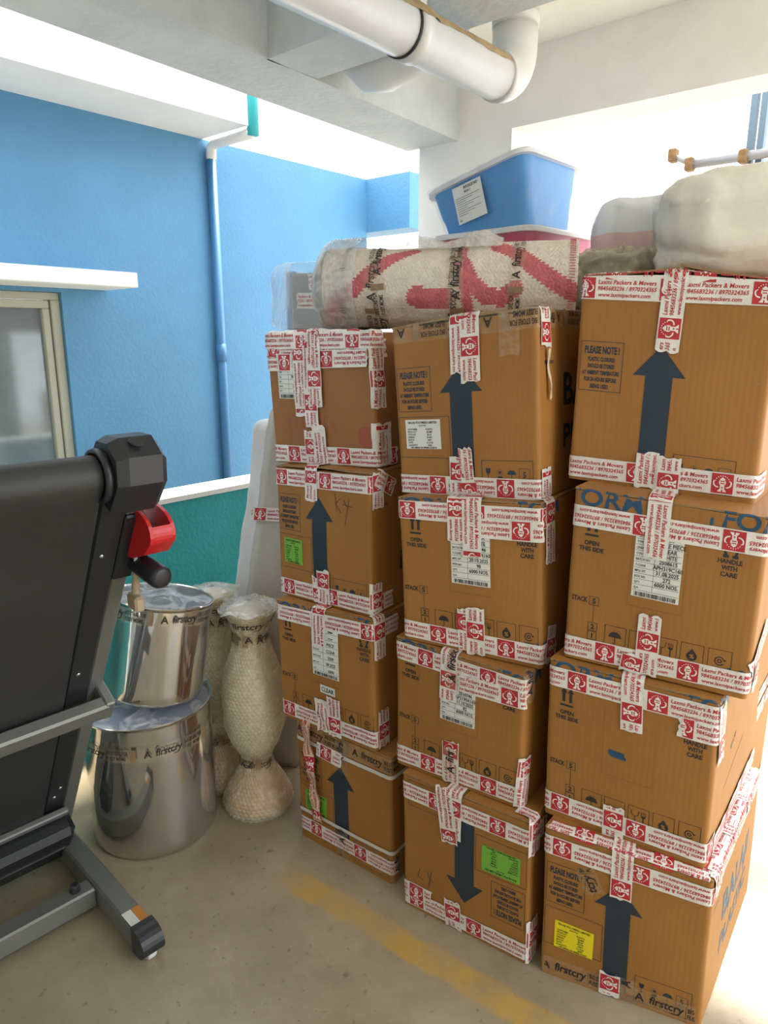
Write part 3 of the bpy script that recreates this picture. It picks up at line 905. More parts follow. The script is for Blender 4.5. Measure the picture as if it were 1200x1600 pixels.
PZ, PD2, PR = 2.325, 1.315, 0.066
r_ = empty('drain_pipe', B(2.22, PD2, PZ - PR), 0, 'fat white drain pipe slung under the ceiling with an elbow turning up', 'pipe')
pts = [B(-3.5, PD2, PZ), B(2.06, PD2, PZ)]
MB().tube(pts, PR, 32, cap=True).build('pipe_run', 'pvc', r_, True)
pts = [B(2.06, PD2, PZ)] + [B(2.06 + 0.10 * math.sin(t), PD2, PZ + 0.10 * (1 - math.cos(t))) for t in np.linspace(0.1, math.pi / 2, 9)] + [B(2.16, PD2, PZ + 0.17)]
MB().tube(pts, PR + 0.004, 32).build('elbow', 'pvc', r_, True)
MB().tube([B(2.16, PD2, PZ + 0.15), B(2.16, PD2, CEIL_Z + 0.01)], PR - 0.002, 32).build('riser', 'pvc', r_, True)
MB().tube([B(2.16, PD2, PZ + 0.16), B(2.16, PD2, PZ + 0.20)], PR + 0.007, 32).build('socket_ring', 'pvc', r_, True)
MB().tube([B(1.60, PD2, PZ), B(1.608, PD2, PZ)], PR + 0.003, 32).build('seal_ring', 'rubber_black', r_, True)
MB().tube([B(1.612, PD2, PZ), B(1.66, PD2, PZ)], PR + 0.005, 32).build('coupling', 'pvc', r_, True)
# brown drip stain: a thin dried crust along the flank of the pipe
cr = MB()
V = []; F = []
xs = np.linspace(1.3, 2.10, 40)
for i, x in enumerate(xs):
    wv = 0.42 + 0.06 * math.sin(i * 1.7) + 0.10 * math.sin(i * 0.45)
    for j in range(5):
        an = math.radians(34) + wv * (j / 4 - 0.5)
        rr = PR + 0.0012 if x < 1.6 or x > 1.67 else PR + 0.0062
        V.append(B(x, PD2 - rr * math.cos(an), PZ + rr * math.sin(an)))
for i in range(len(xs) - 1):
    for j in range(4): F.append((i * 5 + j, i * 5 + j + 1, (i + 1) * 5 + j + 1, (i + 1) * 5 + j))
mesh('stain_crust', V, F, 'pvc_stain', r_, smooth=True)
# hanger strap
MB().box(FB, (1.665, PD2 - 0.015, PZ + PR - 0.002), (1.69, PD2 + 0.015, 2.47)).build('hanger', 'pvc', r_)

r_ = empty('branch_pipe', B(2.06, 1.85, 2.32), 0, 'shorter white pipe elbow beside the beam behind the drain pipe', 'pipe')
pts = [B(2.06, 1.48, 2.53), B(2.06, 1.68, 2.475), B(2.06, 1.76, 2.455), B(2.06, 1.82, 2.465), B(2.06, 1.86, 2.50), B(2.06, 1.878, 2.56), B(2.06, 1.878, CEIL_Z + 0.01)]
MB().tube(pts, 0.085, 32).build('elbow', 'pvc', r_, True)
MB().tube([B(2.06, 1.54, 2.5136), B(2.06, 1.56, 2.508)], 0.090, 32).build('socket_ring', 'pvc', r_, True)

# metal rail outside the opening
r_ = empty('railing', B(4.0, 0.6, 0), 0, 'grey metal railing with rusty brackets outside the bright opening', 'railing')
MB().tube([B(3.5, 1.22, 2.302), B(3.5, 0.2, 2.302)], 0.020, 12).build('top_rail', 'rail_metal', r_, True)
for q, zq in ((1.284, 2.35), (1.207, 2.302), (0.985, 2.302)):
    MB().box(FB, (3.475, q - 0.018, zq - 0.028), (3.525, q + 0.018, zq + 0.028), bev=0.006).build('bracket', 'rust', r_)
MB().tube([B(3.5, 1.30, 2.352), B(3.5, 1.19, 2.300)], 0.012, 10).build('strut', 'rail_metal', r_, True)
for q in (0.975, 0.935):
    MB().box(FB, (3.53, q - 0.013, 0.0), (3.57, q + 0.013, 2.95)).build('post', 'rail_blue', r_)
#CARTONS
# ------------------------------------------------------------------ front cartons
C = {}
def mk(key, label, **kw):
    C[key] = Carton(key, POSE[key], label, G, **kw); return C[key]

# ---- right stack
c = mk('R1', 'large arrow carton tilting at the top of the right stack under the white bundle', hump=0.016, flap_gap=0.012)
arrow_print(c, frame=False)
c.h_tape(c.h - 0.026, 0.163, u0=-0.02, u1=c.w + 0.10, seed=1)
c.h_tape(0.030, 0.130, u1=c.w + 0.09, seed=2, ang=1.2)
c.v_tape(0.188, 0.300, c.h + 0.12, lean=-1.5, phase=0.03, seed=3, torn=(True, False))
c.v_tape(0.172, 0.0, 0.088, phase=0.14, seed=4); c.v_tape(0.218, -0.004, 0.082, phase=0.005, seed=5, off=0.0045)
c.h_tape(c.h + 0.014, 0.05, u0=0.0, u1=c.w, W=0.025, seed=6, flip=True)
c.h_tape(c.h - 0.02, 0.0, u0=c.w + 0.06, u1=c.w + c.d - 0.01, seed=7, off=0.003)
# pressed-in creases near its right edge
for v in (0.13, 0.19, 0.25):
    k = Ink(); k.line((c.w - 0.026, v), (c.w - 0.012, v + 0.008), 0.003); c.ink(k, 'crease', 'cardboard_edge', 0.0008)

c = mk('R2', 'stack-marked carton second from top in the right stack, box number 272')
stack_print(c, ['SIZE|28MM', 'NECK|17LW', 'TYPE|SINGLE PIECE', 'LINER|CLEAR', 'COLOUR|WHITE', 'BATCH NO|2508615', 'T-CODE|APH319C160', 'MFG. DT|31.08.2025', 'BOX NO|272', 'QTY.|6000 NOS.', 'Q.A.|'])
c.h_tape(0.340, 0.130, flip=True, u1=c.w + 0.08, seed=11, ang=0.6)
c.h_tape(0.030, 0.072, u1=c.w + 0.07, seed=12, ang=1.0)
c.v_tape(0.180, 0.272, c.h + 0.10, flip=True, phase=0.06, seed=13, torn=(True, False))
c.v_tape(0.183, 0.0, 0.150, phase=0.062, seed=14); c.v_tape(0.150, -0.004, 0.050, phase=0.002, seed=15, off=0.0045, lean=-6)
c.h_tape(0.06, 0.0, u0=c.w + 0.005, u1=c.w + 0.15, seed=16, off=0.003, ang=32)
c.v_tape(c.w + 0.06, 0.0, 0.11, phase=0.03, seed=17, off=0.004, lean=8)

c = mk('R3', 'stack-marked carton without a paper label, third down in the right stack')
stack_print(c, lab=False)
c.h_tape(0.366, 0.045, u1=c.w + 0.05, seed=21, ang=0.8)
c.h_tape(0.330, 0.10, u0=0.285, u1=c.w + 0.03, seed=22, off=0.0024)
c.v_tape(0.192, 0.282, c.h + 0.06, flip=True, phase=0.115, seed=23, lean=2, torn=(True, False))
c.h_tape(0.040, 0.018, flip=True, u1=c.w + 0.07, seed=24)
c.v_tape(0.165, -0.004, 0.088, phase=0.03, seed=25)
c.v_tape(c.w + 0.035, 0.25, 0.40, phase=0.02, seed=26, off=0.0035, lean=4)
c.h_tape(0.03, 0.0, u0=c.w + 0.05, u1=c.w + c.d - 0.01, seed=27, off=0.003)
k = Ink(); k.line((0.145, 0.218), (0.180, 0.216), 0.013); k.line((0.150, 0.212), (0.184, 0.210), 0.008); c.ink(k, 'marker_smudge', 'ink_blue', 0.0009)
k = Ink(); k.text('BALAJI', c.w + 0.16, 0.22, 0.012, rot=0.5); k.line((c.w + 0.12, 0.14), (c.w + 0.3, 0.2), 0.002); c.ink(k, 'printed_side_lettering', 'ink_black')

c = mk('R4', 'arrow carton with a yellow label on the floor under the right stack')
arrow_print(c)
c.label(0.033, 0.088, 0.126, 0.162, 'label_yellow', 'product_label', small_label, ang=-1)
c.h_tape(0.362, 0.022, flip=True, u1=c.w + 0.05, seed=31)
c.h_tape(c.h + 0.012, 0.07, flip=True, u0=0.0, u1=c.w, seed=32, W=0.03)
c.v_tape(0.181, 0.278, c.h + 0.05, phase=0.01, seed=33, torn=(True, False))
c.v_tape(0.168, 0.0, 0.070, phase=0.018, seed=34)
c.h_tape(c.h - 0.014, 0.05, u0=c.w + 0.004, u1=c.w + c.d - 0.008, seed=35, off=0.0028)
c.h_tape(c.h + 0.020, 0.11, u0=c.w + 0.012, u1=c.w + c.d - 0.008, seed=36, off=0.002, W=0.03)
for q in (0.05, 0.20, 0.36):
    c.v_tape(c.w + q, c.h - 0.05 if q < 0.1 else c.h - 0.035, c.h + 0.10, phase=0.07, seed=int(37 + q * 100), off=0.004, W=0.042)
c.h_tape(0.030, 0.0, kind='tan', u0=0.004, u1=c.w - 0.004, seed=45, off=0.0015)
c.v_tape(0.125, 0.27, 0.345, kind='tan', phase=0.16, seed=46, lean=25)
c.v_tape(0.205, 0.0, 0.075, kind='tan', phase=0.04, seed=47, off=0.002)

# ---- middle stack
c = mk('M1', 'arrow carton with a white label at the top of the middle stack', hump=0.006)
arrow_print(c, cols=False)
c.label(0.025, 0.113, 0.121, 0.187, 'label_white', 'product_label', small_label)
c.h_tape(c.h - 0.018, 0.0, kind='tan', flip=True, u0=-0.004, u1=c.w + 0.30, seed=51, off=0.0012)
c.v_tape(0.180, 0.290, c.h + 0.05, flip=True, phase=0.02, seed=52, torn=(True, False)); c.v_tape(0.206, 0.268, c.h + 0.04, flip=True, phase=0.085, seed=53, off=0.0045, torn=(True, False))
c.h_tape(0.022, 0.085, flip=True, u1=c.w + 0.06, seed=54)
c.v_tape(0.163, 0.0, 0.100, flip=True, phase=0.02, seed=55, lean=-2); c.v_tape(0.190, 0.0, 0.122, flip=True, phase=0.09, seed=56, off=0.0045, W=0.035, lean=3)
c.v_tape(c.w + 0.030, 0.0, 0.075, phase=0.05, seed=57)
c.v_tape(c.w + 0.035, c.h - 0.085, c.h + 0.04, flip=True, phase=0.07, seed=58, torn=(True, False))
c.tape((c.w + 0.045, c.h - 0.20), 94, 0.12, off=0.004, W=0.010, seed=59, show=False, matname='tape_white_worn', wr=0.004, name='torn_tape')
c.tape((0.30, c.h - 0.10), 90, 0.10, off=0.0022, kind='tan', show=False, seed=60)

c = mk('M2', 'stack-marked carton second from top in the middle stack, box number 98')
stack_print(c)
c.h_tape(0.362, 0.005, flip=True, u1=c.w + 0.07, seed=61, ang=-0.6)
c.h_tape(0.328, 0.29, flip=True, u0=0.20, u1=c.w + 0.01, seed=62, off=0.0026)
c.v_tape(0.155, 0.285, c.h + 0.05, flip=True, phase=0.05, seed=63, torn=(True, False)); c.v_tape(0.193, 0.250, c.h + 0.05, flip=True, phase=0.0, seed=64, off=0.0045, torn=(True, False))
c.h_tape(0.032, 0.075, u1=c.w + 0.08, seed=65, ang=0.4)
c.v_tape(0.170, 0.0, 0.120, phase=0.06, seed=66, W=0.04); c.v_tape(0.196, -0.002, 0.128, phase=0.045, seed=67, off=0.0045)
c.v_tape(c.w + 0.040, c.h - 0.15, c.h + 0.03, phase=0.10, seed=68, torn=(True, False))
c.v_tape(c.w + 0.035, 0.0, 0.10, phase=0.02, seed=69, lean=-10)

c = mk('M3', 'stack-marked carton third down in the middle stack, box number 82')
stack_print(c, ['SIZE|28MM', 'NECK|17LW', 'TYPE|PIECE', 'LINER|CLEAR', 'COLOUR|WHITE', 'BATCH NO|2510746', 'T-CODE|AP3199A160', 'MFG. DT|11.10.2025', 'BOX NO|82', 'QTY.|6000 NOS.', 'Q.A.|'])
c.h_tape(0.332, 0.070, u1=c.w + 0.03, seed=71, ang=0.3)
c.h_tape(0.298, 0.305, u0=0.185, u1=c.w + 0.01, seed=72, off=0.0024, ang=2)
c.v_tape(0.160, 0.235, c.h + 0.05, phase=0.10, flip=True, seed=73, torn=(True, False)); c.v_tape(0.172, 0.270, c.h + 0.02, kind='tan', phase=0.02, seed=74, off=0.005)
c.h_tape(0.035, 0.080, u1=c.w + 0.02, seed=75)
c.v_tape(0.170, 0.0, 0.130, phase=0.08, seed=76); c.v_tape(0.172, 0.0, 0.110, kind='tan', phase=0.03, seed=77, off=0.0055)
c.v_tape(c.w + 0.006, 0.0, 0.145, phase=0.09, seed=78, lean=-4)
c.v_tape(c.w + 0.020, c.h - 0.08, c.h + 0.02, kind='tan', phase=0.02, seed=79)

c = mk('M4', 'carton stood upside down with its arrow pointing down, green label, on the floor')
arrow_print(c, flip=True, cols=False)
c.label(c.w - 0.128, c.h - 0.186, c.w - 0.024, c.h - 0.112, 'label_green', 'product_label', small_label, ang=180)
c.h_tape(0.366, 0.085, flip=True, u1=c.w + 0.09, seed=81)
c.v_tape(0.158, 0.275, c.h + 0.04, flip=True, phase=0.06, seed=82, torn=(True, False)); c.v_tape(0.150, 0.262, c.h + 0.01, flip=True, phase=0.12, seed=83, off=0.0047, lean=8)
c.h_tape(0.034, 0.022, u1=c.w + 0.05, seed=84)
c.h_tape(0.060, 0.022, u0=-0.02, u1=0.095, seed=85, off=0.0026)
c.v_tape(0.160, 0.0, 0.092, phase=0.03, seed=86, lean=3)
c.v_tape(c.w + 0.020, 0.0, 0.13, phase=0.05, seed=87); c.v_tape(c.w + 0.02, c.h - 0.10, c.h + 0.05, phase=0.05, seed=88, torn=(True, False))
k = Ink(); k.path([(0.055, 0.140), (0.048, 0.112), (0.066, 0.108)], 0.0018); k.path([(0.078, 0.140), (0.085, 0.120), (0.098, 0.116)], 0.0018); k.path([(0.092, 0.146), (0.082, 0.092)], 0.0018)
c.ink(k, 'marker_writing', 'ink_black', 0.0009)

# ---- left stack
c = mk('L1', 'reddish carton swathed in wrinkled tape at the top of the left stack', cm='cardboard_red', hump=0.004, bulge=0.008)
c.label(0.040, 0.185, 0.125, 0.290, 'label_white', 'shipping_label', lambda t, a, b, e, f: table_label(t, a, b, e, f, ['ITEM|CAPS', 'SIZE|28', 'TYPE|PCS', 'COL|WHITE', 'LOT|2231', 'DATE|08.25', 'QTY|6000']))
k = Ink()
for i in range(4): k.frame(0.050 + i * 0.055, 0.085, 0.097 + i * 0.055, 0.140, 0.0012)
icon_glass(k, (0.073, 0.112), 0.040); icon_umbrella(k, (0.128, 0.112), 0.038); icon_sun(k, (0.183, 0.112), 0.040); icon_recycle(k, (0.238, 0.115), 0.045)
k.disc((0.345, 0.085), 0.030, 0, 20)
c.ink(k, 'printed_icons', 'ink_red_dull')
c.h_tape(0.322, 0.010, flip=True, u1=c.w + 0.06, seed=91, wr=0.0016); c.h_tape(0.292, 0.205, flip=True, u0=0.155, u1=c.w - 0.01, seed=92, off=0.003, wr=0.0014, ang=1.5)
c.h_tape(0.285, 0.05, flip=True, u0=-0.02, u1=0.11, seed=93, off=0.003, wr=0.0012)
c.h_tape(0.345, 0.12, u0=-0.01, u1=c.w + 0.05, seed=94, off=0.0042, wr=0.0020)
c.v_tape(0.128, 0.135, c.h + 0.03, flip=True, phase=0.06, seed=95, wr=0.0012); c.v_tape(0.165, 0.105, c.h + 0.03, flip=True, phase=0.02, seed=96, off=0.005, wr=0.0012, lean=-1); c.v_tape(0.185, 0.160, c.h + 0.03, flip=True, phase=0.13, seed=97, off=0.0065, wr=0.0012)
c.h_tape(0.028, 0.060, u1=c.w + 0.09, seed=98, wr=0.0014); c.h_tape(0.030, 0.245, u0=0.17, u1=c.w + 0.04, seed=99, off=0.003, wr=0.0014)
c.v_tape(0.152, 0.0, 0.100, phase=0.03, seed=100, wr=0.0014); c.v_tape(0.186, 0.0, 0.116, phase=0.10, seed=101, off=0.0048, wr=0.0014)
c.v_tape(c.w + 0.015, 0.16, 0.345, phase=0.06, seed=102, wr=0.002); c.v_tape(c.w + 0.022, 0.005, 0.125, phase=0.1, seed=103, wr=0.0016, W=0.07)

c = mk('L2', 'arrow carton with a green label and scribbled letters, second in the left stack', hump=0.006)
arrow_print(c, cols=False)
c.label(0.028, 0.106, 0.106, 0.182, 'label_green', 'product_label', small_label, ang=-1)
c.h_tape(c.h - 0.032, 0.183, u1=c.w + 0.05, seed=111)
c.v_tape(0.150, 0.300, c.h + 0.05, phase=0.055, seed=112, torn=(True, False))
c.h_tape(0.030, 0.022, u1=c.w + 0.10, seed=113)
c.v_tape(0.168, 0.0, 0.085, phase=0.04, seed=114, flip=True); c.v_tape(0.190, -0.002, 0.110, phase=0.055, seed=115, off=0.0045)
c.v_tape(c.w + 0.020, 0.0, 0.095, phase=0.02, seed=116)
c.v_tape(c.w + 0.030, 0.295, c.h + 0.0, phase=0.05, seed=117); c.tape((c.w + 0.10, 0.34), 150, 0.09, off=0.005, seed=118)
k = Ink(); k.path([(0.240, 0.335), (0.246, 0.285)], 0.0016); k.path([(0.262, 0.322), (0.243, 0.305), (0.262, 0.280)], 0.0016); k.path([(0.272, 0.318), (0.282, 0.300)], 0.0016); k.path([(0.292, 0.320), (0.275, 0.245)], 0.0016); k.path([(0.268, 0.305), (0.305, 0.300)], 0.0016)
c.ink(k, 'marker_writing', 'ink_black', 0.0009)

c = mk('L3', 'stack-marked carton with a small sticker reading CLEAR, third in the left stack')
stack_print(c, ['SIZE|28MM', 'NECK|17LW', 'TYPE|PIECE', 'COLOUR|CLEAR', 'BATCH NO|2509', 'MFG. DT|09.2025', 'QTY.|6000'], clear=True, letters=True)
c.h_tape(0.352, 0.318, flip=True, u1=c.w + 0.12, seed=121)
c.v_tape(0.168, 0.272, c.h + 0.04, flip=True, phase=0.01, seed=122, torn=(True, False))
c.h_tape(0.034, 0.012, flip=True, u1=c.w + 0.05, seed=123)
c.v_tape(0.172, 0.0, 0.110, phase=0.10, seed=124, lean=4, wr=0.003); c.v_tape(0.212, -0.004, 0.128, phase=0.02, seed=125, off=0.0045)
c.v_tape(c.w + 0.028, c.h - 0.12, c.h + 0.02, phase=0.06, seed=126, torn=(True, False))
c.v_tape(c.w + 0.035, 0.0, 0.12, phase=0.03, seed=127)

c = mk('L4', 'arrow carton bound with two white straps on the floor under the left stack')
arrow_print(c, cols=False)
c.label(0.030, 0.112, 0.118, 0.182, 'label_green', 'product_label', small_label, ang=-1)
for v in (0.352, 0.105):
    c.tape((-c.d + 0.02, v), 0, c.d * 2 + c.w - 0.04, off=0.0035, W=0.012, show=False, matname='strap_white', torn=(False, False), name='strap', wr=0.0004)
c.h_tape(0.054, 0.050, flip=True, u1=c.w + 0.03, seed=131)
c.h_tape(0.385, 0.0, kind='tan', u0=-0.01, u1=c.w + 0.08, seed=132)
c.h_tape(0.345, 0.105, flip=True, u0=0.085, u1=0.190, seed=133, off=0.005, ang=-3)
c.v_tape(0.178, 0.0, 0.110, kind='tan', phase=0.05, seed=134); c.v_tape(0.185, 0.30, 0.405, kind='tan', phase=0.03, seed=135, off=0.004)
c.v_tape(c.w + 0.02, 0.0, 0.10, kind='tan', phase=0.03, seed=136)
c.tape((0.092, 0.095), 97, 0.34, off=0.010, W=0.034, seed=137, matname='tape_white_worn', wr=0.006, name='peeling_tape')

# ---- rear row, almost wholly hidden, carrying the things on top
for key, base, n, H0 in (('R', (0.785, 2.105), 4, (0.415, 0.41, 0.41, 0.41)), ('M', (0.428, 2.252), 4, (0.41, 0.39, 0.38, 0.40))):
    z = 0.0
    for i in range(n):
        x, y = base[0], base[1]
        cc = Carton('rear', (x, y, -60, 0.355, z, z, H0[i], H0[i], 0, 0), f"{('bottom', 'second', 'third', 'topmost')[i]} carton of the rear pile hidden behind the {'right' if key == 'R' else 'middle'} front stack", 'cartons of the rear row', d=0.46)
        cc.h_tape(0.035, 0.1, u0=cc.w + 0.01, u1=cc.w + cc.d - 0.01, seed=200 + i)
        cc.h_tape(cc.h - 0.03, 0.1, u0=cc.w + 0.01, u1=cc.w + cc.d - 0.01, seed=210 + i)
        z += H0[i] + 0.001
#OBJECTS
# ------------------------------------------------------------------ folded treadmill
TU = np.array([-0.701, -0.713, 0.0]); TV = np.array([0.713, -0.701, 0.0]); TO = np.array([-0.608, 1.554, 0.0])
LV, LZ = 0.504, 0.864                       # lean of the folded deck in the (v,z) plane
def TF(u, v, z): return TO + TU * u + TV * v + np.array([0, 0, z])
def TD(u, l, n):                             # deck frame: across, along the deck, out of the underside
    v = -0.565 + l * LV + n * LZ; z = 0.012 + l * LZ - n * LV
    return TF(u, v, z)
tm = empty('treadmill', TF(0.30, -0.25, 0), math.atan2(TU[1], TU[0]), 'dark folded treadmill with grey frame leaning at the left edge', 'treadmill')
TW = 0.64
for side in (0, 1):
    a, b = (0.0, 0.055) if side == 0 else (TW - 0.055, TW)
    MB().box(TF, (a, -0.60, 0.018), (b, 0.02, 0.085), bev=0.006).build('base_leg', 'grey_metal', tm)
    # rounded end with its wheel
    ca = MB(); V = []; F = []
    n = 10
    for u in (a - 0.002, b + 0.002):
        for i in range(n + 1):
            t = math.pi / 2 - math.pi * i / n * 0.9
            V.append(TF(u, 0.02 + 0.045 * math.cos(t), 0.052 + 0.038 * math.sin(t)))
        V.append(TF(u, 0.0, 0.014)); V.append(TF(u, 0.0, 0.090))
    m = n + 3
    F = [tuple(range(m)), tuple(range(2 * m - 1, m - 1, -1))] + [((i + 1) % m, i, m + i, m + (i + 1) % m) for i in range(m)]
    ca.add(V, F); ca.build('end_cap', 'black_plastic', tm)
    MB().lathe(TF((a + b) / 2 - 0.014, 0.028, 0.027), [(0.008, 0), (0.024, 0.002), (0.027, 0.006), (0.027, 0.022), (0.024, 0.026), (0.008, 0.028)], 24, axis=TU, xax=(0, 0, 1)).build('wheel', 'white_plastic' if side == 0 else 'black_plastic', tm, True)
    MB().box(TF, (a + 0.012, -0.09, 0.003), (b - 0.012, -0.06, 0.020), bev=0.003).build('foot', 'rubber_black', tm)
    # hinge bracket where the deck meets the base
    MB().box(TF, (a + 0.004, -0.60, 0.02), (b - 0.004, -0.50, 0.13), bev=0.01).build('hinge_bracket', 'grey_metal', tm)
MB().box(TF, (0.055, -0.26, 0.022), (TW - 0.055, -0.205, 0.080), bev=0.005).build('cross_tube', 'grey_metal', tm)
MB().lathe(TF(0.10, -0.235, 0.078), [(0.013, 0), (0.015, 0.004), (0.013, 0.018), (0.010, 0.024)], 8).build('bolt_head', 'black_plastic', tm)
# warning label on the leg end
lb = MB().box(TF, (0.004, -0.060, 0.0850), (0.026, 0.016, 0.0858)).build('warning_label', 'warning_orange', tm)
MB().box(TF, (0.027, -0.060, 0.0850), (0.052, 0.016, 0.0858)).build('warning_label', 'label_white', tm)
# deck
MB().box(TD, (-0.012, 0.06, -0.050), (0.028, 1.42, -0.006), bev=0.004).build('deck_rail', 'grey_metal', tm)
MB().box(TD, (TW - 0.028, 0.06, -0.050), (TW + 0.012, 1.42, -0.006), bev=0.004).build('deck_rail', 'grey_metal', tm)
for a, b in ((0.030, 0.092), (TW - 0.092, TW - 0.030)):
    MB().box(TD, (a, 0.05, -0.034), (b, 1.45, 0.004), bev=0.006).build('side_board', 'black_plastic', tm)
# belt, wrapping over the top roller
V = []; F = []
prof = [(0.10, 0.014)] + [(l, 0.014 + 0.004 * math.sin(3 * l)) for l in np.linspace(0.2, 1.42, 14)]
prof += [(1.46 + 0.042 * math.sin(t), -0.026 + 0.042 * math.cos(t)) for t in np.linspace(0, math.pi, 9)]
prof += [(l, -0.068) for l in np.linspace(1.4, 0.1, 6)]
for l, nn in prof:
    for i in range(7): V.append(TD(0.098 + (TW - 0.196) * i / 6, l, nn))
for j in range(len(prof) - 1):
    for i in range(6): F.append((j * 7 + i, j * 7 + i + 1, (j + 1) * 7 + i + 1, (j + 1) * 7 + i))
mesh('belt', V, F, 'belt', tm, smooth=True)
for side in (0, 1):
    mir = (lambda u: u) if side == 0 else (lambda u: TW - u)
    # roller end cap: faceted block with a rounded inner collar
    prof = [(1.405, 0.036), (1.485, 0.048), (1.535, 0.022), (1.545, -0.030), (1.52, -0.075), (1.47, -0.085), (1.405, -0.078)]
    V = []; F = []
    us = ((-0.024, 0.82), (-0.008, 1.0), (0.062, 1.0), (0.084, 0.90))
    for u, k in us:
        for l, nn in prof: V.append(TD(mir(u), 1.44 + (l - 1.44) * k, -0.02 + (nn + 0.02) * k))
    m = len(prof)
    for j in range(len(us) - 1):
        for i in range(m): F.append((j * m + i, j * m + (i + 1) % m, (j + 1) * m + (i + 1) % m, (j + 1) * m + i))
    F += [tuple(reversed(range(m))), tuple((len(us) - 1) * m + i for i in range(m))]
    cap_o = mesh('roller_cap', V, F, 'black_plastic', tm)
    MB().lathe(TD(mir(0.084), 1.462, -0.022), [(0.054, 0), (0.056, 0.008), (0.054, 0.016), (0.047, 0.016), (0.046, 0.004), (0.01, 0.003)], 28, axis=TU * (1 if side == 0 else -1), xax=(0, 0, 1)).build('collar', 'black_plastic', cap_o, True)
    MB().lathe(TD(mir(0.035), 1.547, -0.01), [(0.014, 0), (0.012, 0.0015), (0.002, 0.0015)], 16, axis=TD(0, 1, 0) - TD(0, 0, 0), xax=TU).build('cap_plug', 'rubber_black', cap_o)
    MB().box(TD, (mir(-0.017) if side == 0 else mir(0.029), 1.17, -0.056), (mir(0.029) if side == 0 else mir(-0.017), 1.36, 0.003), bev=0.004).build('joint_plate', 'black_plastic', tm)
for l in (0.30, 0.34, 1.26, 0.86):
    MB().lathe(TD(0.068 if l != 0.34 else 0.055, l, 0.004), [(0.006, 0), (0.006, 0.002), (0.003, 0.004)], 12, axis=TD(0, 0, 1) - TD(0, 0, 0), xax=TU).build('screw', 'chrome_dot', tm, True)
MB().box(TD, (-0.006, 0.71, 0.024), (TW + 0.006, 0.765, 0.062), bev=0.006).build('cross_bar', 'grey_metal', tm)
MB().box(TD, (-0.018, 0.705, -0.035), (0.008, 0.770, 0.060), bev=0.004).build('bar_bracket', 'grey_metal', tm)
MB().box(TD, (0.03, 0.222, 0.016), (TW - 0.03, 0.246, 0.036), bev=0.004).build('lower_bar', 'grey_metal', tm)
# motor housing below the belt
mh = MB().box(TD, (0.02, 0.065, -0.04), (TW - 0.02, 0.212, 0.085), bev=0.018).build('motor_housing', 'black_plastic', tm)
MB().box(TD, (0.05, 0.130, 0.082), (TW - 0.05, 0.144, 0.091), bev=0.003).build('housing_rib', 'black_plastic', mh)
# red transport hook: two rounded cheeks joined by a curved back
def hook(u0, u1, inner):
    out = [(0.020, 1.085)] + [(0.098 + 0.080 * math.cos(t), 1.148 + 0.052 * math.sin(t)) for t in np.linspace(math.pi * 0.95, -0.35, 14)] + [(0.140, 1.100), (0.085, 1.082)]
    V = []; m = len(out)
    for u in (u0, u1): V += [TF(u, v, z) for v, z in out]
    F = [tuple(range(m)), tuple(range(2 * m - 1, m - 1, -1))] + [((i + 1) % m, i, m + i, m + (i + 1) % m) for i in range(m)]
    return V, F
rh = MB(); rh.add(*hook(0.006, -0.002, 0)); rh.add(*hook(-0.044, -0.052, 0))
rh.build('red_hook_cheeks', 'red_plastic', tm)
V = []; F = []
arc = [(0.098 + 0.080 * math.cos(t), 1.148 + 0.052 * math.sin(t)) for t in np.linspace(0.25, -0.35, 5)] + [(0.140, 1.100), (0.085, 1.082), (0.020, 1.085)]
for u in (-0.002, -0.044):
    for k in (0.0, 0.006): V += [TF(u, v - k * 0.5, z + k) for v, z in arc]
m = len(arc)
for i in range(m - 1):
    F += [(i, i + 1, 2 * m + i + 1, 2 * m + i), (m + i, 3 * m + i, 3 * m + i + 1, m + i + 1)]
F += [(0, 2 * m, 3 * m, m), (m - 1, 2 * m - 1, 4 * m - 1, 3 * m - 1)]
mesh('red_hook_back', V, F, 'red_plastic', tm, smooth=False)
# round black grip below the hook and the hanging plug
MB().lathe(TF(-0.024, 0.02, 1.062), [(0.022, 0), (0.024, 0.01), (0.026, 0.09), (0.026, 0.130), (0.022, 0.138), (0.016, 0.140)], 24, axis=TV + np.array([0, 0, -0.12]), xax=(0, 0, 1)).build('handle_grip', 'black_plastic', tm, True)
MB().box(TF, (-0.044, 0.045, 1.080), (-0.008, 0.075, 1.096), bev=0.003).build('grip_clip', 'black_plastic', tm)
pg = MB().tube([TF(-0.008, 0.052, 1.095), TF(-0.008, 0.064, 1.100), TF(-0.008, 0.074, 1.080), TF(-0.008, 0.066, 1.045)], 0.0045, 10).build('power_cable', 'cable_grey', tm, True)
pl = MB()
pl.lathe(TF(-0.008, 0.066, 1.047), [(0.0055, 0), (0.007, 0.01), (0.009, 0.035), (0.010, 0.055)], 14, axis=TV * -0.12 + np.array([0, 0, -1]), xax=TV)
pl.box(lambda a, b, z: TF(-0.008 + a, 0.058 + b, 0.980 + z), (-0.012, -0.024, -0.022), (0.012, 0.020, 0.014), bev=0.005)
pl = pl.build('plug', 'plug_beige', tm)
for q in (-0.012, 0.008):
    MB().lathe(TF(-0.008, 0.058 + q, 0.960), [(0.0028, 0), (0.0028, 0.014), (0.0020, 0.020)], 10, axis=(0, 0, -1)).build('pin', 'chrome_dot', pl, True)

# ------------------------------------------------------------------ lumpy shells
def fbm(p, sc, seed=0.0):
    return noise.fractal(Vector((p[0] * sc + seed, p[1] * sc - seed, p[2] * sc + 2 * seed)), 1.0, 2.0, 4)

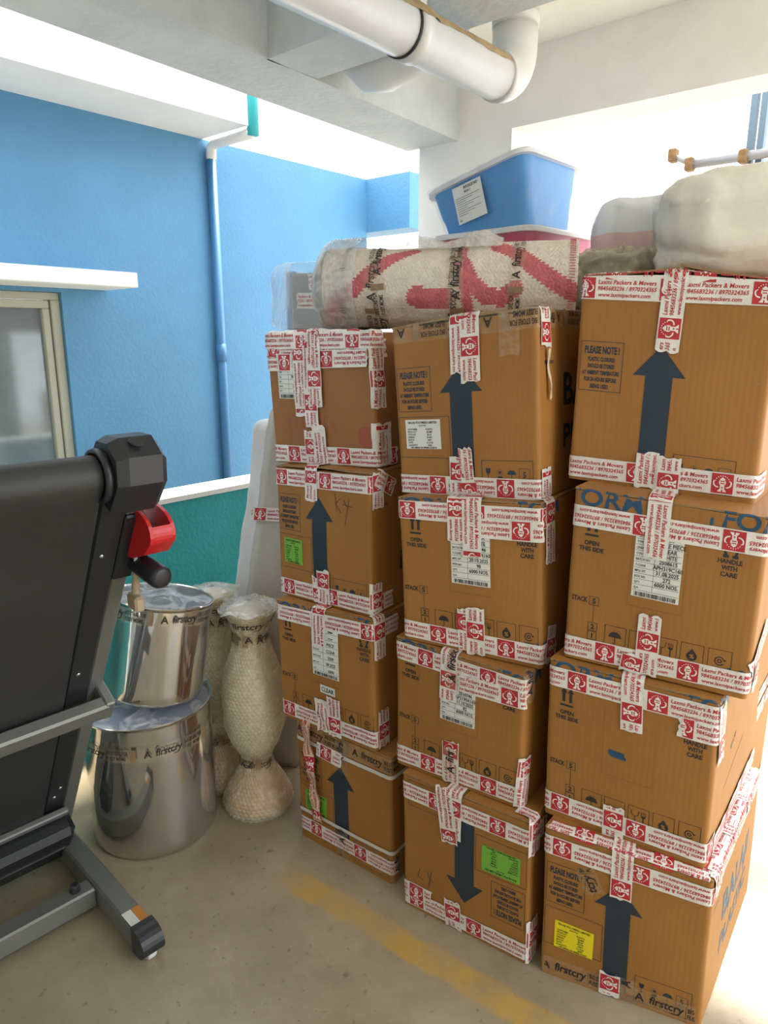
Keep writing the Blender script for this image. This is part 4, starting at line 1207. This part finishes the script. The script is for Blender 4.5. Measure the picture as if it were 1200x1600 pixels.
def bubble(su, sv):
    """height of bubble wrap at (su,sv) given in bubble widths, hexagonal"""
    row = math.floor(sv / 0.866); best = 9
    for r_ in (row - 1, row, row + 1):
        ox = 0.5 * (r_ % 2)
        x = round(su - ox) + ox
        best = min(best, (su - x) ** 2 + (sv - r_ * 0.866 ) ** 2)
    return max(0.0, 1 - best / 0.21) ** 0.5 if best < 0.21 else 0.0

def revolve(c, rfun, zs, n, m_=None, tilt=None):
    V = []
    for z in zs:
        for k in range(n):
            a = 2 * math.pi * k / n
            r_ = rfun(a, z)
            V.append((c[0] + r_ * math.cos(a), c[1] + r_ * math.sin(a), c[2] + z))
    F = [(i * n + k, i * n + (k + 1) % n, (i + 1) * n + (k + 1) % n, (i + 1) * n + k) for i in range(len(zs) - 1) for k in range(n)]
    F += [tuple(reversed(range(n))), tuple((len(zs) - 1) * n + k for k in range(n))]
    return V, F

# ------------------------------------------------------------------ two steel drums
def tilt_fn(c, ax, ang):
    c = np.asarray(c, float); R = np.array(Matrix.Rotation(ang, 3, Vector(ax)))
    return lambda p: c + R @ (np.asarray(p, float) - c)

DC = np.array([-0.752, 2.052, 0.0])
def steel_drum(name, c, r, h, label, tf=lambda p: np.asarray(p, float), film=0.004, seed=0.0):
    root = empty(name, c, 0, label, 'steel drum', 'stainless steel drums')
    prof = [(r - 0.012, 0), (r - 0.004, 0.004), (r, 0.014)] + [(r, z) for z in np.linspace(0.04, h - 0.01, 8)] + [(r + 0.004, h - 0.006), (r + 0.005, h), (r + 0.002, h + 0.003), (r - 0.002, h), (r - 0.003, h - 0.02), (r - 0.004, 0.03)]
    mb = MB().lathe(c, prof, 72); mb.v = [tuple(tf(p)) for p in mb.v]
    o = mb.build('drum_shell', 'steel', root); auto_smooth(o, 40)
    # stretch film around it, bunching at foot and rim
    n = 90; zs = np.concatenate([np.linspace(-0.0, 0.05, 6), np.linspace(0.07, h - 0.03, 18), np.linspace(h - 0.015, h + 0.006, 4)])
    def rf(a, z):
        w_ = film + 0.003 * abs(fbm((math.cos(a), math.sin(a), z * 0.6), 6, seed)) + 0.0025 * math.sin(9 * a + 14 * z + seed)
        if z < 0.06: w_ += (0.06 - z) * 0.22 * (0.5 + 0.5 * abs(fbm((math.cos(a), math.sin(a), 0), 9, seed + 3)))
        return r + max(0.001, w_)
    V, F = revolve(c, rf, zs, n)
    V = [tf((p[0], p[1], max(p[2], 0.001))) for p in V]
    mesh('stretch_film', V, F[:-2], 'film', root, smooth=True)
    def surf(u, v, off):
        u = np.atleast_1d(u); v = np.atleast_1d(v); off = np.zeros_like(u) + off
        a = u / r
        P = np.stack([c[0] + (r + film + off) * np.cos(a), c[1] + (r + film + off) * np.sin(a), c[2] + v], 1)
        return np.array([tf(p) for p in P])
    return root, surf
root, sf = steel_drum('steel_drum', DC, 0.196, 0.445, 'large film-wrapped steel drum on the floor, under the smaller one', film=0.004)
# film lid over a blue bag bulging in its mouth
def dome(c, r, hz, seed, n=60, rings=12, sink=0.0):
    V = []; F = []
    for i in range(rings + 1):
        q = i / rings
        for k in range(n):
            a = 2 * math.pi * k / n
            rr = r * (1 - q * 0.999)
            x, y = c[0] + rr * math.cos(a), c[1] + rr * math.sin(a)
            z = c[2] + hz * (1 - (1 - q) ** 2) + 0.006 * fbm((x, y, 0), 22, seed) * min(1, q * 4)
            V.append((x, y, z))
    F = [(i * n + k, i * n + (k + 1) % n, (i + 1) * n + (k + 1) % n, (i + 1) * n + k) for i in range(rings) for k in range(n)]
    return V, F
V, F = dome(DC + np.array([0, 0, 0.433]), 0.188, 0.026, 3.0)
mesh('blue_bag_top', V, F, 'blue_bag', root, smooth=True)
V, F = dome(DC + np.array([0, 0, 0.449]), 0.203, 0.018, 8.0)
mesh('film_lid', V, F, 'film_foil', root, smooth=True)
tape(sf, root, (0.196 * -3.3, 0.365), 0, 0.196 * 3.4, off=0.004, kind='tan', phase=0.16, seed=301, W=0.045)
# the smaller drum leaning on it
PC = np.array([-0.728, 2.050, 0.474])
tf = tilt_fn(PC, (-0.62, 0.78, 0), math.radians(10.0))
root, sf = steel_drum('steel_drum', PC, 0.150, 0.305, 'smaller mirror-bright steel drum tilted on top of the larger drum', tf=tf, film=0.0015, seed=5.0)
root.location = tuple(PC)
V, F = dome(PC + np.array([0, 0, 0.306]), 0.156, 0.012, 18.0)
mesh('film_lid', [tf(p) for p in V], F, 'film_foil', root, smooth=True)
tape(sf, root, (0.150 * -3.2, 0.275), 0, 0.150 * 3.6, off=0.002, kind='tan', phase=0.06, seed=302, W=0.045)

# ------------------------------------------------------------------ bubble-wrapped vases
def vase(c, label, s, seed, tan='vase_tan', body='vase_cream', hh=1.0):
    root = empty('wrapped_vase', c, 0, label, 'vase', 'bubble-wrapped vases by the left stack')
    P = [(0.0, 0.112), (0.012, 0.116), (0.05, 0.108), (0.10, 0.082), (0.14, 0.056), (0.165, 0.046), (0.19, 0.050), (0.235, 0.078), (0.30, 0.098), (0.38, 0.103), (0.45, 0.097), (0.52, 0.078), (0.57, 0.058), (0.60, 0.050), (0.625, 0.052), (0.66, 0.064), (0.69, 0.080), (0.705, 0.090)]
    zz = np.array([p[0] for p in P]) * hh; rr = np.array([p[1] for p in P]) * s
    R = lambda z: float(np.interp(z, zz, rr))
    # inner vase
    iz = np.linspace(0.004, zz[-1] - 0.012, 40)
    V, F = revolve(c, lambda a, z: max(0.02, R(z) - 0.008), iz, 40)
    fm = [0 if (f[0] // 40) < 11 else 1 for f in F]
    mesh('vase_body', V, F, [tan, body], root, fm, smooth=True)
    # wrap
    n = 250; zs = np.linspace(0.0, zz[-1], 250); bw_ = 0.0135
    def rf(a, z):
        r0 = R(z)
        pl = 0.004 * math.sin(9 * a + seed) * math.exp(-((z - 0.165 * hh) / 0.05) ** 2) + 0.004 * math.sin(11 * a + seed) * math.exp(-((z - 0.60 * hh) / 0.05) ** 2)
        return r0 + pl + 0.0042 * bubble(a * 0.09 / bw_, z / bw_) + 0.004 * fbm((math.cos(a), math.sin(a), z * 3), 2.2, seed)
    V, F = revolve(c, rf, zs, n)
    mesh('bubble_wrap', V, F[:-2], 'bubble_wrap', root, smooth=True)
    # crumpled foil-like lid
    V = []; F = []; n = 72
    for i in range(9):
        q = i / 8
        for k in range(n):
            a = 2 * math.pi * k / n
            ro = rr[-1] + 0.010 + 0.006 * math.sin(5 * a + seed) + 0.004 * math.sin(13 * a)
            r_ = ro * (1 - q) + 0.001
            z = c[2] + zz[-1] + 0.006 + 0.010 * q + 0.006 * fbm((math.cos(a) * q * 3, math.sin(a) * q * 3, seed), 2.0) - (0.012 + 0.006 * math.sin(7 * a)) * (1 - q) ** 4
            V.append((c[0] + r_ * math.cos(a), c[1] + r_ * math.sin(a), z))
    F = [(i * n + k, i * n + (k + 1) % n, (i + 1) * n + (k + 1) % n, (i + 1) * n + k) for i in range(8) for k in range(n)]
    mesh('film_lid', V, F, 'film_foil', root, smooth=True)
    def surf(u, v, off):
        u = np.atleast_1d(u); v = np.atleast_1d(v); off = np.zeros_like(u) + off
        r0 = np.interp(v, zz, rr) + 0.005 + off
        a = u / 0.05
        return np.stack([c[0] + r0 * np.cos(a), c[1] + r0 * np.sin(a), c[2] + v], 1)
    for i, v in enumerate((0.168 * hh, 0.604 * hh)):
        tape(surf, root, (-0.05 * 3.6, v), 0, 0.05 * 5.2, off=0.002, kind='tan', phase=0.05 + 0.07 * i, seed=int(400 + i + seed), W=0.034)
        tape(surf, root, (-0.05 * 3.6, v + 0.006), 0, 0.05 * 5.2, off=0.004, kind='tan', phase=0.14 - 0.05 * i, seed=int(410 + i + seed), W=0.034)
    if True:
        tape(surf, root, (-0.05 * 3.4, 0.655 * hh), 0, 0.05 * 5.0, off=0.003, kind='tan', phase=0.02, seed=int(420 + seed), W=0.03)
    return root
vase(np.array([-0.432, 2.150, 0.0]), 'hourglass vase in bubble wrap beside the left stack, in front of its twin', 1.0, 1.0, hh=1.02)
vase(np.array([-0.585, 2.285, 0.0]), 'second bubble-wrapped vase half hidden behind the front vase and drums', 0.94, 4.0, hh=1.02)

# ------------------------------------------------------------------ tall wrapped panel behind the vases
def PF(a, b, z):                              # leans to the right and backward a little
    return np.array([-0.645 + a * 0.94 + b * 0.30 + z * 0.155, 2.40 - a * 0.16 + b * 0.95 + z * 0.03, z])
root = empty('foam_board', PF(0.2, 0.06, 0), 0, 'tall pale foam-wrapped board leaning upright behind the left stack', 'board')
def slab(a0, a1, b0, b1, z1, name, mt, seed, amp=0.004):
    V = []; F = []; na, nb, nz_ = 10, 4, 40
    per = [(a0 + (a1 - a0) * i / na, b0) for i in range(na)] + [(a1, b0 + (b1 - b0) * i / nb) for i in range(nb)] + [(a1 - (a1 - a0) * i / na, b1) for i in range(na)] + [(a0, b1 - (b1 - b0) * i / nb) for i in range(nb)]
    m = len(per); ca, cb = (a0 + a1) / 2, (b0 + b1) / 2
    for j in range(nz_ + 1):
        z = z1 * j / nz_; sh = 1.0 if j < nz_ - 3 else (0.96, 0.88, 0.7, 0.4)[min(3, j - nz_ + 3)]
        zz = z if j < nz_ - 3 else z1 - (0.035, 0.016, 0.005, 0.0)[min(3, j - nz_ + 3)]
        for a, b in per:
            p = PF(ca + (a - ca) * (1 - (1 - sh) * 0.25), cb + (b - cb) * sh, zz)
            w_ = amp * fbm(p, 9, seed)
            V.append(p + np.array([w_, w_, 0]))
    F = [(j * m + i, j * m + (i + 1) % m, (j + 1) * m + (i + 1) % m, (j + 1) * m + i) for j in range(nz_) for i in range(m)]
    F += [tuple(reversed(range(m))), tuple(nz_ * m + i for i in range(m))]
    return mesh(name, V, F, mt, root, smooth=True)
slab(0.055, 0.34, 0.0, 0.10, 1.33, 'board_core', 'foam_beige', 2.0)
slab(0.0, 0.052, 0.01, 0.115, 1.275, 'foam_edge', 'foam_white', 6.0, 0.008)
def psurf(u, v, off):
    u = np.atleast_1d(u); v = np.atleast_1d(v); off = np.zeros_like(u) + off
    return np.array([PF(a, -0.004 - o, z) for a, z, o in zip(u, v, off)])
tape(psurf, root, (0.03, 0.955), 0, 0.30, off=0.003, phase=0.02, seed=500)

# ------------------------------------------------------------------ rolled rug in bubble wrap on top
RA = np.array([-0.150, 2.235, 1.686]); RB = np.array([0.535, 2.075, 1.690])
rax = (RB - RA); RL = np.linalg.norm(rax); rax /= RL
rxx = np.cross(rax, [0, 0, 1]); rxx /= np.linalg.norm(rxx)     # towards the camera
if rxx[1] > 0: rxx = -rxx
ryy = np.array([0, 0, 1.0])
RRX, RRZ = 0.120, 0.118
def roll_r(s, a):
    return 1.0 + 0.035 * math.sin(2 * a + 5 * s) + 0.04 * fbm((s * 2, math.cos(a), math.sin(a)), 1.7, 3.0)
def RF(s, a, off=0.0):
    k = roll_r(s, a)
    flat = max(-0.90, math.sin(a))                                # rests flat on the cartons
    return RA + rax * (s * RL) + rxx * ((RRX * k + off) * math.cos(a)) + ryy * ((RRZ * k + off) * flat)
strokes = [([(0.055, -0.62), (0.06, -0.2), (0.13, -0.05), (0.20, 0.35), (0.29, 0.78), (0.36, 1.1)], 0.17),
           ([(0.39, -0.22), (0.46, -0.28), (0.50, -0.25)], 0.24), ([(0.555, 1.2), (0.56, 0.6), (0.575, 0.1), (0.60, -0.8)], 0.13),
           ([(0.565, 0.55), (0.60, 0.1), (0.66, -0.22), (0.72, -0.28), (0.77, -0.08)], 0.19),
           ([(0.70, 1.15), (0.77, 0.85), (0.84, 0.4), (0.92, 0.05), (1.0, -0.25)], 0.20), ([(0.02, -0.9), (0.03, -0.55)], 0.16)]
def is_pink(s, a):
    # front half, angle a from the camera-facing direction
    x = s * RL / 0.12
    jag = 0.018 * math.sin(a * 90) 
    for pts, wd in strokes:
        for (s0, a0), (s1, a1) in zip(pts[:-1], pts[1:]):
            p0 = (s0 * RL / 0.12, a0); p1 = (s1 * RL / 0.12, a1)
            dx, dy = p1[0] - p0[0], p1[1] - p0[1]; t = ((x - p0[0]) * dx + (a - p0[1]) * dy) / (dx * dx + dy * dy)
            t = min(1, max(0, t))
            if math.hypot(x - p0[0] - t * dx, a - p0[1] - t * dy) < wd + jag: return True
    return False
root = empty('rolled_rug', (RA + RB) / 2 - np.array([0, 0, 0.12]), 0, 'rolled cream and pink rug in bubble wrap lying across the carton tops', 'rug')
NS, NA = 280, 180
V = []; F = []; fm = []
for i in range(NS + 1):
    s = i / NS
    for k in range(NA):
        a = 2 * math.pi * k / NA
        V.append(RF(s, a, 0.0022 * bubble(s * RL / 0.0105, a * 0.12 / 0.0105)))
for i in range(NS):
    for k in range(NA):
        F.append((i * NA + k, (i + 1) * NA + k, (i + 1) * NA + (k + 1) % NA, i * NA + (k + 1) % NA))
        a = 2 * math.pi * (k + .5) / NA; a = a - 2 * math.pi if a > math.pi else a
        fm.append(1 if is_pink((i + .5) / NS, a) else 0)
mesh('rug_roll', V, F, ['rug_cream', 'rug_pink'], root, fm, smooth=True)
# blanket stitching along both ends
for s0, sg in ((0.075, 1), (0.99, -1)):
    mb = MB()
    for k in range(46):
        a = -1.35 + 2.9 * k / 45
        mb.tube([RF(s0 - sg * 0.0, a, 0.004), RF(s0 + sg * 0.022, a + 0.01, 0.004)], 0.0011, 5, cap=False)
    mb.build('edge_stitching', 'rug_pink' if sg < 0 else 'rug_edge_dark', root)
# spiral end showing the dark backing, under loose wrap
V = []; F = []; n = 90; rings = 16
for i in range(rings + 1):
    q = i / rings
    for k in range(n):
        a = 2 * math.pi * k / n
        p = RF(0.001, a); cen = RA
        b = cen + (p - cen) * (1 - 0.995 * q)
        b = b - rax * (0.030 * math.sin(math.pi * min(1, q * 1.2)) + 0.010 * math.sin(q * 26 + a) * (1 if q < 0.98 else 0))
        V.append(b)
F = [(i * n + k, i * n + (k + 1) % n, (i + 1) * n + (k + 1) % n, (i + 1) * n + k) for i in range(rings) for k in range(n)]
mesh('roll_end', V, F, 'rug_edge_dark', root, smooth=True)
V = [];  # bubble wrap hood over the left end
NS2, NA2 = 60, 130
for i in range(NS2 + 1):
    q = i / NS2
    for k in range(NA2):
        a = 2 * math.pi * k / NA2
        if q < 0.55:
            s = 0.135 - 0.135 * q / 0.55 ; p = RF(s, a, 0.008)
        else:
            t = (q - 0.55) / 0.45
            p0 = RF(0.0, a, 0.008); p = RA + (p0 - RA) * math.cos(t * 1.55) - rax * 0.055 * math.sin(t * 1.5)
        p = p + (0.0028 * bubble(q * 20, a * 11) + 0.010 * fbm(p, 9, 2.0)) * (p - RA - rax * ((p - RA) @ rax) + 1e-6) / 0.12
        p = p + ryy * 0.022 * math.exp(-((a - 1.6) / 0.5) ** 2) * (1 - q * 0.5)
        p[2] = max(p[2], 1.575)
        V.append(p)
F = [(i * NA2 + k, i * NA2 + (k + 1) % NA2, (i + 1) * NA2 + (k + 1) % NA2, (i + 1) * NA2 + k) for i in range(NS2) for k in range(NA2)]
mesh('bubble_wrap', V, F, 'bubble_wrap_dense', root, smooth=True)
# ruffled wrap along the top of the roll
V = []; F = []; nx, ny = 120, 14
for i in range(nx + 1):
    s = 0.27 + 0.44 * i / nx
    for j in range(ny + 1):
        a = 1.05 + 0.95 * j / ny
        lump = 0.012 + (0.014 + 0.012 * math.sin((s - 0.27) / 0.44 * 3 * math.pi)) * math.sin(math.pi * j / ny) * min(1.0, (0.71 - s) / 0.06)
        V.append(RF(s, a, lump + 0.002 * bubble(i * 0.9, j * 0.9) + 0.004 * fbm((s * 8, a, 0), 2.5, 1.0)))
F = [(i * (ny + 1) + j, (i + 1) * (ny + 1) + j, (i + 1) * (ny + 1) + j + 1, i * (ny + 1) + j + 1) for i in range(nx) for j in range(ny)]
mesh('loose_wrap', V, F, 'bubble_wrap_dense', root, smooth=True)
def rsurf(u, v, off):                         # u along the girth (from below, up the front), v against the axis
    u = np.atleast_1d(u); v = np.atleast_1d(v); off = np.zeros_like(u) + off
    return np.array([RF(-vv / RL, uu / 0.12, 0.004 + oo) for uu, vv, oo in zip(u, v, off)])
for i, (s, ph) in enumerate(((0.20, 0.10), (0.245, 0.165), (0.530, 0.02), (0.555, 0.10), (0.765, 0.15))):
    tape(rsurf, root, (-0.12 * 1.15, -s * RL), 3 if i % 2 else -2, 0.12 * 2.6, off=0.0015 + 0.0012 * (i % 2), kind='tan', phase=ph, seed=600 + i, W=0.042)

# ------------------------------------------------------------------ film-wrapped package at the left end
def superblock(c, half, rz, ex, seed, amp, sc, nu=60, nv=34, roll=0.0, zmin=None, crease=0.0):
    V = []; F = []
    R = np.array((Matrix.Rotation(rz, 3, 'Z') @ Matrix.Rotation(roll, 3, 'Y')))
    sg = lambda x, e: math.copysign(abs(x) ** e, x)
    for j in range(nv + 1):
        ph = -math.pi / 2 + math.pi * j / nv
        for i in range(nu):
            th = 2 * math.pi * i / nu
            d = np.array([sg(math.cos(ph), ex) * sg(math.cos(th), ex), sg(math.cos(ph), ex) * sg(math.sin(th), ex), sg(math.sin(ph), ex)])
            nn = 1 + amp * fbm(d, sc, seed) + (crease * -abs(math.sin(4.5 * d[2] + 1.5 * d[0] + seed)) ** 12 if crease else 0)
            p = np.asarray(c) + R @ (d * np.asarray(half) * nn)
            if zmin is not None: p[2] = max(p[2], zmin)
            V.append(p)
    F = [(j * nu + i, j * nu + (i + 1) % nu, (j + 1) * nu + (i + 1) % nu, (j + 1) * nu + i) for j in range(nv) for i in range(nu)]
    return V, F
WC = np.array([-0.165, 2.445, 1.672])
root = empty('wrapped_package', WC - np.array([0, 0, 0.10]), 0, 'film-wrapped grey package behind the left end of the rolled rug', 'package')
WFr = lambda a, b, z: WC + np.array([a * 0.94 + b * 0.34, -a * 0.34 + b * 0.94, z])
MB().box(WFr, (-0.10, -0.115, -0.098), (0.13, 0.09, 0.078), bev=0.008).build('grey_carton', 'grey_box', root)
MB().box(WFr, (-0.148, -0.06, -0.098), (-0.104, 0.10, 0.090), bev=0.008).build('blue_board', 'blue_sheet', root)
def wsurf(u, v, off):
    u = np.atleast_1d(u); v = np.atleast_1d(v); off = np.zeros_like(u) + off
    return np.array([WFr(a, -0.116 - o, z) for a, z, o in zip(u, v, off)])
tape(wsurf, root, (-0.08, -0.005), -1, 0.20, off=0.001, phase=0.10, seed=701); tape(wsurf, root, (-0.04, 0.050), 3, 0.16, off=0.001, phase=0.02, seed=702, flip=True)
V, F = superblock(WC + np.array([-0.005, 0, 0.002]), (0.168, 0.150, 0.112), math.atan2(-0.34, 0.94), 0.30, 3.0, 0.05, 2.2, zmin=1.572)
mesh('stretch_film', V, F, 'film_milky', root, smooth=True)

# ------------------------------------------------------------------ blue crate and pink crate behind the rug
def crate(name, fr, la, lb, h, taper, mt, label, rim=0.016, rimmat='white_plastic', cat='crate'):
    """open-top tapered tub standing on its base, la x lb at the rim"""
    root = empty(name, fr(0, 0, 0), 0, label, cat)
    def ring(z, inset, rad):
        t = taper * (1 - z / h); a, b = la / 2 - t - inset, lb / 2 - t - inset
        P = []
        for cx, cy, a0 in ((a - rad, b - rad, 0), (-a + rad, b - rad, 90), (-a + rad, -b + rad, 180), (a - rad, -b + rad, 270)):
            for i in range(7):
                t_ = math.radians(a0 + 15 * i); P.append((cx + rad * math.cos(t_), cy + rad * math.sin(t_), z))
        return P
    def loft(rings, close=True):
        V = [fr(*p) for r_ in rings for p in r_]; m = len(rings[0]); F = []
        for j in range(len(rings) - 1):
            for i in range(m): F.append((j * m + i, j * m + (i + 1) % m, (j + 1) * m + (i + 1) % m, (j + 1) * m + i))
        if close: F += [tuple(reversed(range(m))), tuple((len(rings) - 1) * m + i for i in range(m))]
        return V, F
    V, F = loft([ring(0, 0.012, 0.03), ring(0.008, 0, 0.04), ring(h * 0.55, 0, 0.04), ring(h * 0.62, -0.004, 0.044), ring(h * 0.97, -0.004, 0.044), ring(h * 0.98, 0.004, 0.04), ring(0.012, 0.006, 0.035)])
    o = mesh('tub', V, F, mt, root); auto_smooth(o, 45)
    q = lambda p, dz: [(x, y, dz) for x, y, z in p]
    V, F = loft([q(ring(h, -0.004, 0.046), h - rim), q(ring(h, -0.018, 0.052), h - rim), q(ring(h, -0.020, 0.054), h - rim * .3), q(ring(h, -0.012, 0.050), h + 0.002), q(ring(h, 0.010, 0.04), h + 0.002)])
    o = mesh('lid_rim', V, F, rimmat, root); auto_smooth(o, 45)
    V, F = loft([q(ring(0.0, -0.010, 0.04), 0.0), ring(0.006, -0.010, 0.05)] + [[(x + 0.004 * fbm((x, y, z), 14, 2), y + 0.004 * fbm((x, y, z), 14, 7), z) for x, y, z in ring(h * k, -0.014 - (0.012 if k > 0.9 else 0), 0.055)] for k in np.linspace(0.06, 1.0, 12)] + [q(ring(h, 0.02, 0.05), h + 0.008)], False)
    mesh('stretch_film', V, F, 'film', root, smooth=True)
    return root
def frame_from(o, ex, ez):
    ex = np.asarray(ex, float); ex /= np.linalg.norm(ex); ez = np.asarray(ez, float); ez -= ex * (ez @ ex); ez /= np.linalg.norm(ez)
    ey = np.cross(ez, ex)
    return lambda a, b, z: np.asarray(o, float) + ex * a + ey * b + ez * z
PFm = frame_from((0.473, 2.746, 1.594), (0.707, -0.707, 0.0), (0, 0, 1))
crate('plastic_crate', PFm, 0.42, 0.42, 0.312, 0.03, 'pink_plastic', 'pink plastic crate with a pale rim under the tilted blue crate')
BFm = frame_from((0.458, 2.699, 1.848), (0.685, -0.697, 0.213), (-0.131, 0.17, 0.977))
br = crate('plastic_crate', BFm, 0.405, 0.335, 0.255, 0.039, 'blue_plastic', 'blue plastic crate in stretch film tilted behind the rolled rug')
k = Ink(); k.rect(-0.09, 0.105, 0.035, 0.225, 0, step=0.5)
bsurf = lambda u, v, off: np.array([BFm(a, -0.1675 + 0.039 * (1 - z / 0.255) - 0.020 - o, z) for a, z, o in zip(np.atleast_1d(u), np.atleast_1d(v), np.zeros_like(np.atleast_1d(u)) + off)])
sl = k.emit('paper_label', bsurf, 'label_white', br, 0.0)
k = Ink(); k.text('INVOICE NO', -0.04, 0.210, 0.009, width=0.06); k.text('BOX 1', -0.04, 0.197, 0.007)
for i in range(9): k.rect(-0.082, 0.186 - i * 0.007, 0.02 - 0.03 * (i % 3), 0.1872 - i * 0.007)
k.text('A1', -0.082, 0.112, 0.007)
k.emit('label_print', bsurf, 'ink_black', sl, 0.001)

# ------------------------------------------------------------------ grey shaggy rug bundle between rug and right stack
V, F = superblock((0.685, 2.265, 1.682), (0.165, 0.155, 0.112), -0.5, 0.62, 6.0, 0.16, 3.0, 80, 44, zmin=1.601)
root = empty('wrapped_shag_rug', (0.685, 2.265, 1.600), 0, 'grey shaggy rug bundled in bubble wrap between the roll and the white bundle', 'rug')
mesh('shag_pile', V, F, 'rug_grey', root, smooth=True)
V, F = superblock((0.685, 2.265, 1.684), (0.174, 0.164, 0.118), -0.5, 0.62, 6.0, 0.17, 3.0, 120, 70, zmin=1.600)
V = [np.asarray(p) + np.array([0, 0, 0.003]) * bubble(p[0] / 0.012, p[2] / 0.012) - np.array([0, 0.003, 0]) * bubble(p[0] / 0.012, p[2] / 0.012) for p in V]
mesh('bubble_wrap', V, F, 'bubble_wrap', root, smooth=True)

# ------------------------------------------------------------------ white bedding on the right stack
V, F = superblock((0.985, 2.045, 1.835), (0.235, 0.20, 0.145), -0.42, 0.55, 11.0, 0.07, 2.0, 90, 50, zmin=1.694, crease=0.03)
root = empty('bedding_bundle', (0.985, 2.045, 1.694), 0, 'cream quilt bundle in film on top of the right stack', 'bedding')
mesh('quilt', V, F, 'quilt_cream', root, smooth=True)
V, F = superblock((0.985, 2.045, 1.835), (0.245, 0.21, 0.150), -0.42, 0.55, 11.0, 0.09, 2.6, 90, 50, zmin=1.693)
mesh('stretch_film', V, F, 'film', root, smooth=True)
V, F = superblock((0.835, 2.40, 1.815), (0.165, 0.155, 0.160), -0.42, 0.50, 15.0, 0.06, 1.8, 70, 40, zmin=1.655)
fm = [1 if (V[f[0]][2] < 1.855) else 0 for f in F]
root = empty('wrapped_pillow', (0.835, 2.40, 1.655), 0, 'pale blue and pink wrapped pillow beside the cream quilt bundle', 'pillow')
mesh('pillow_cover', V, F, ['pillow_pale', 'pillow_pink'], root, fm, smooth=True)
V, F = superblock((0.835, 2.40, 1.815), (0.171, 0.161, 0.164), -0.42, 0.50, 15.0, 0.07, 2.4, 70, 40, zmin=1.654)
mesh('stretch_film', V, F, 'film', root, smooth=True)
print('tris', sum(sum(len(p.vertices) - 2 for p in o.data.polygons) for o in COL.objects if o.type == 'MESH'), 'objects', len(COL.objects))
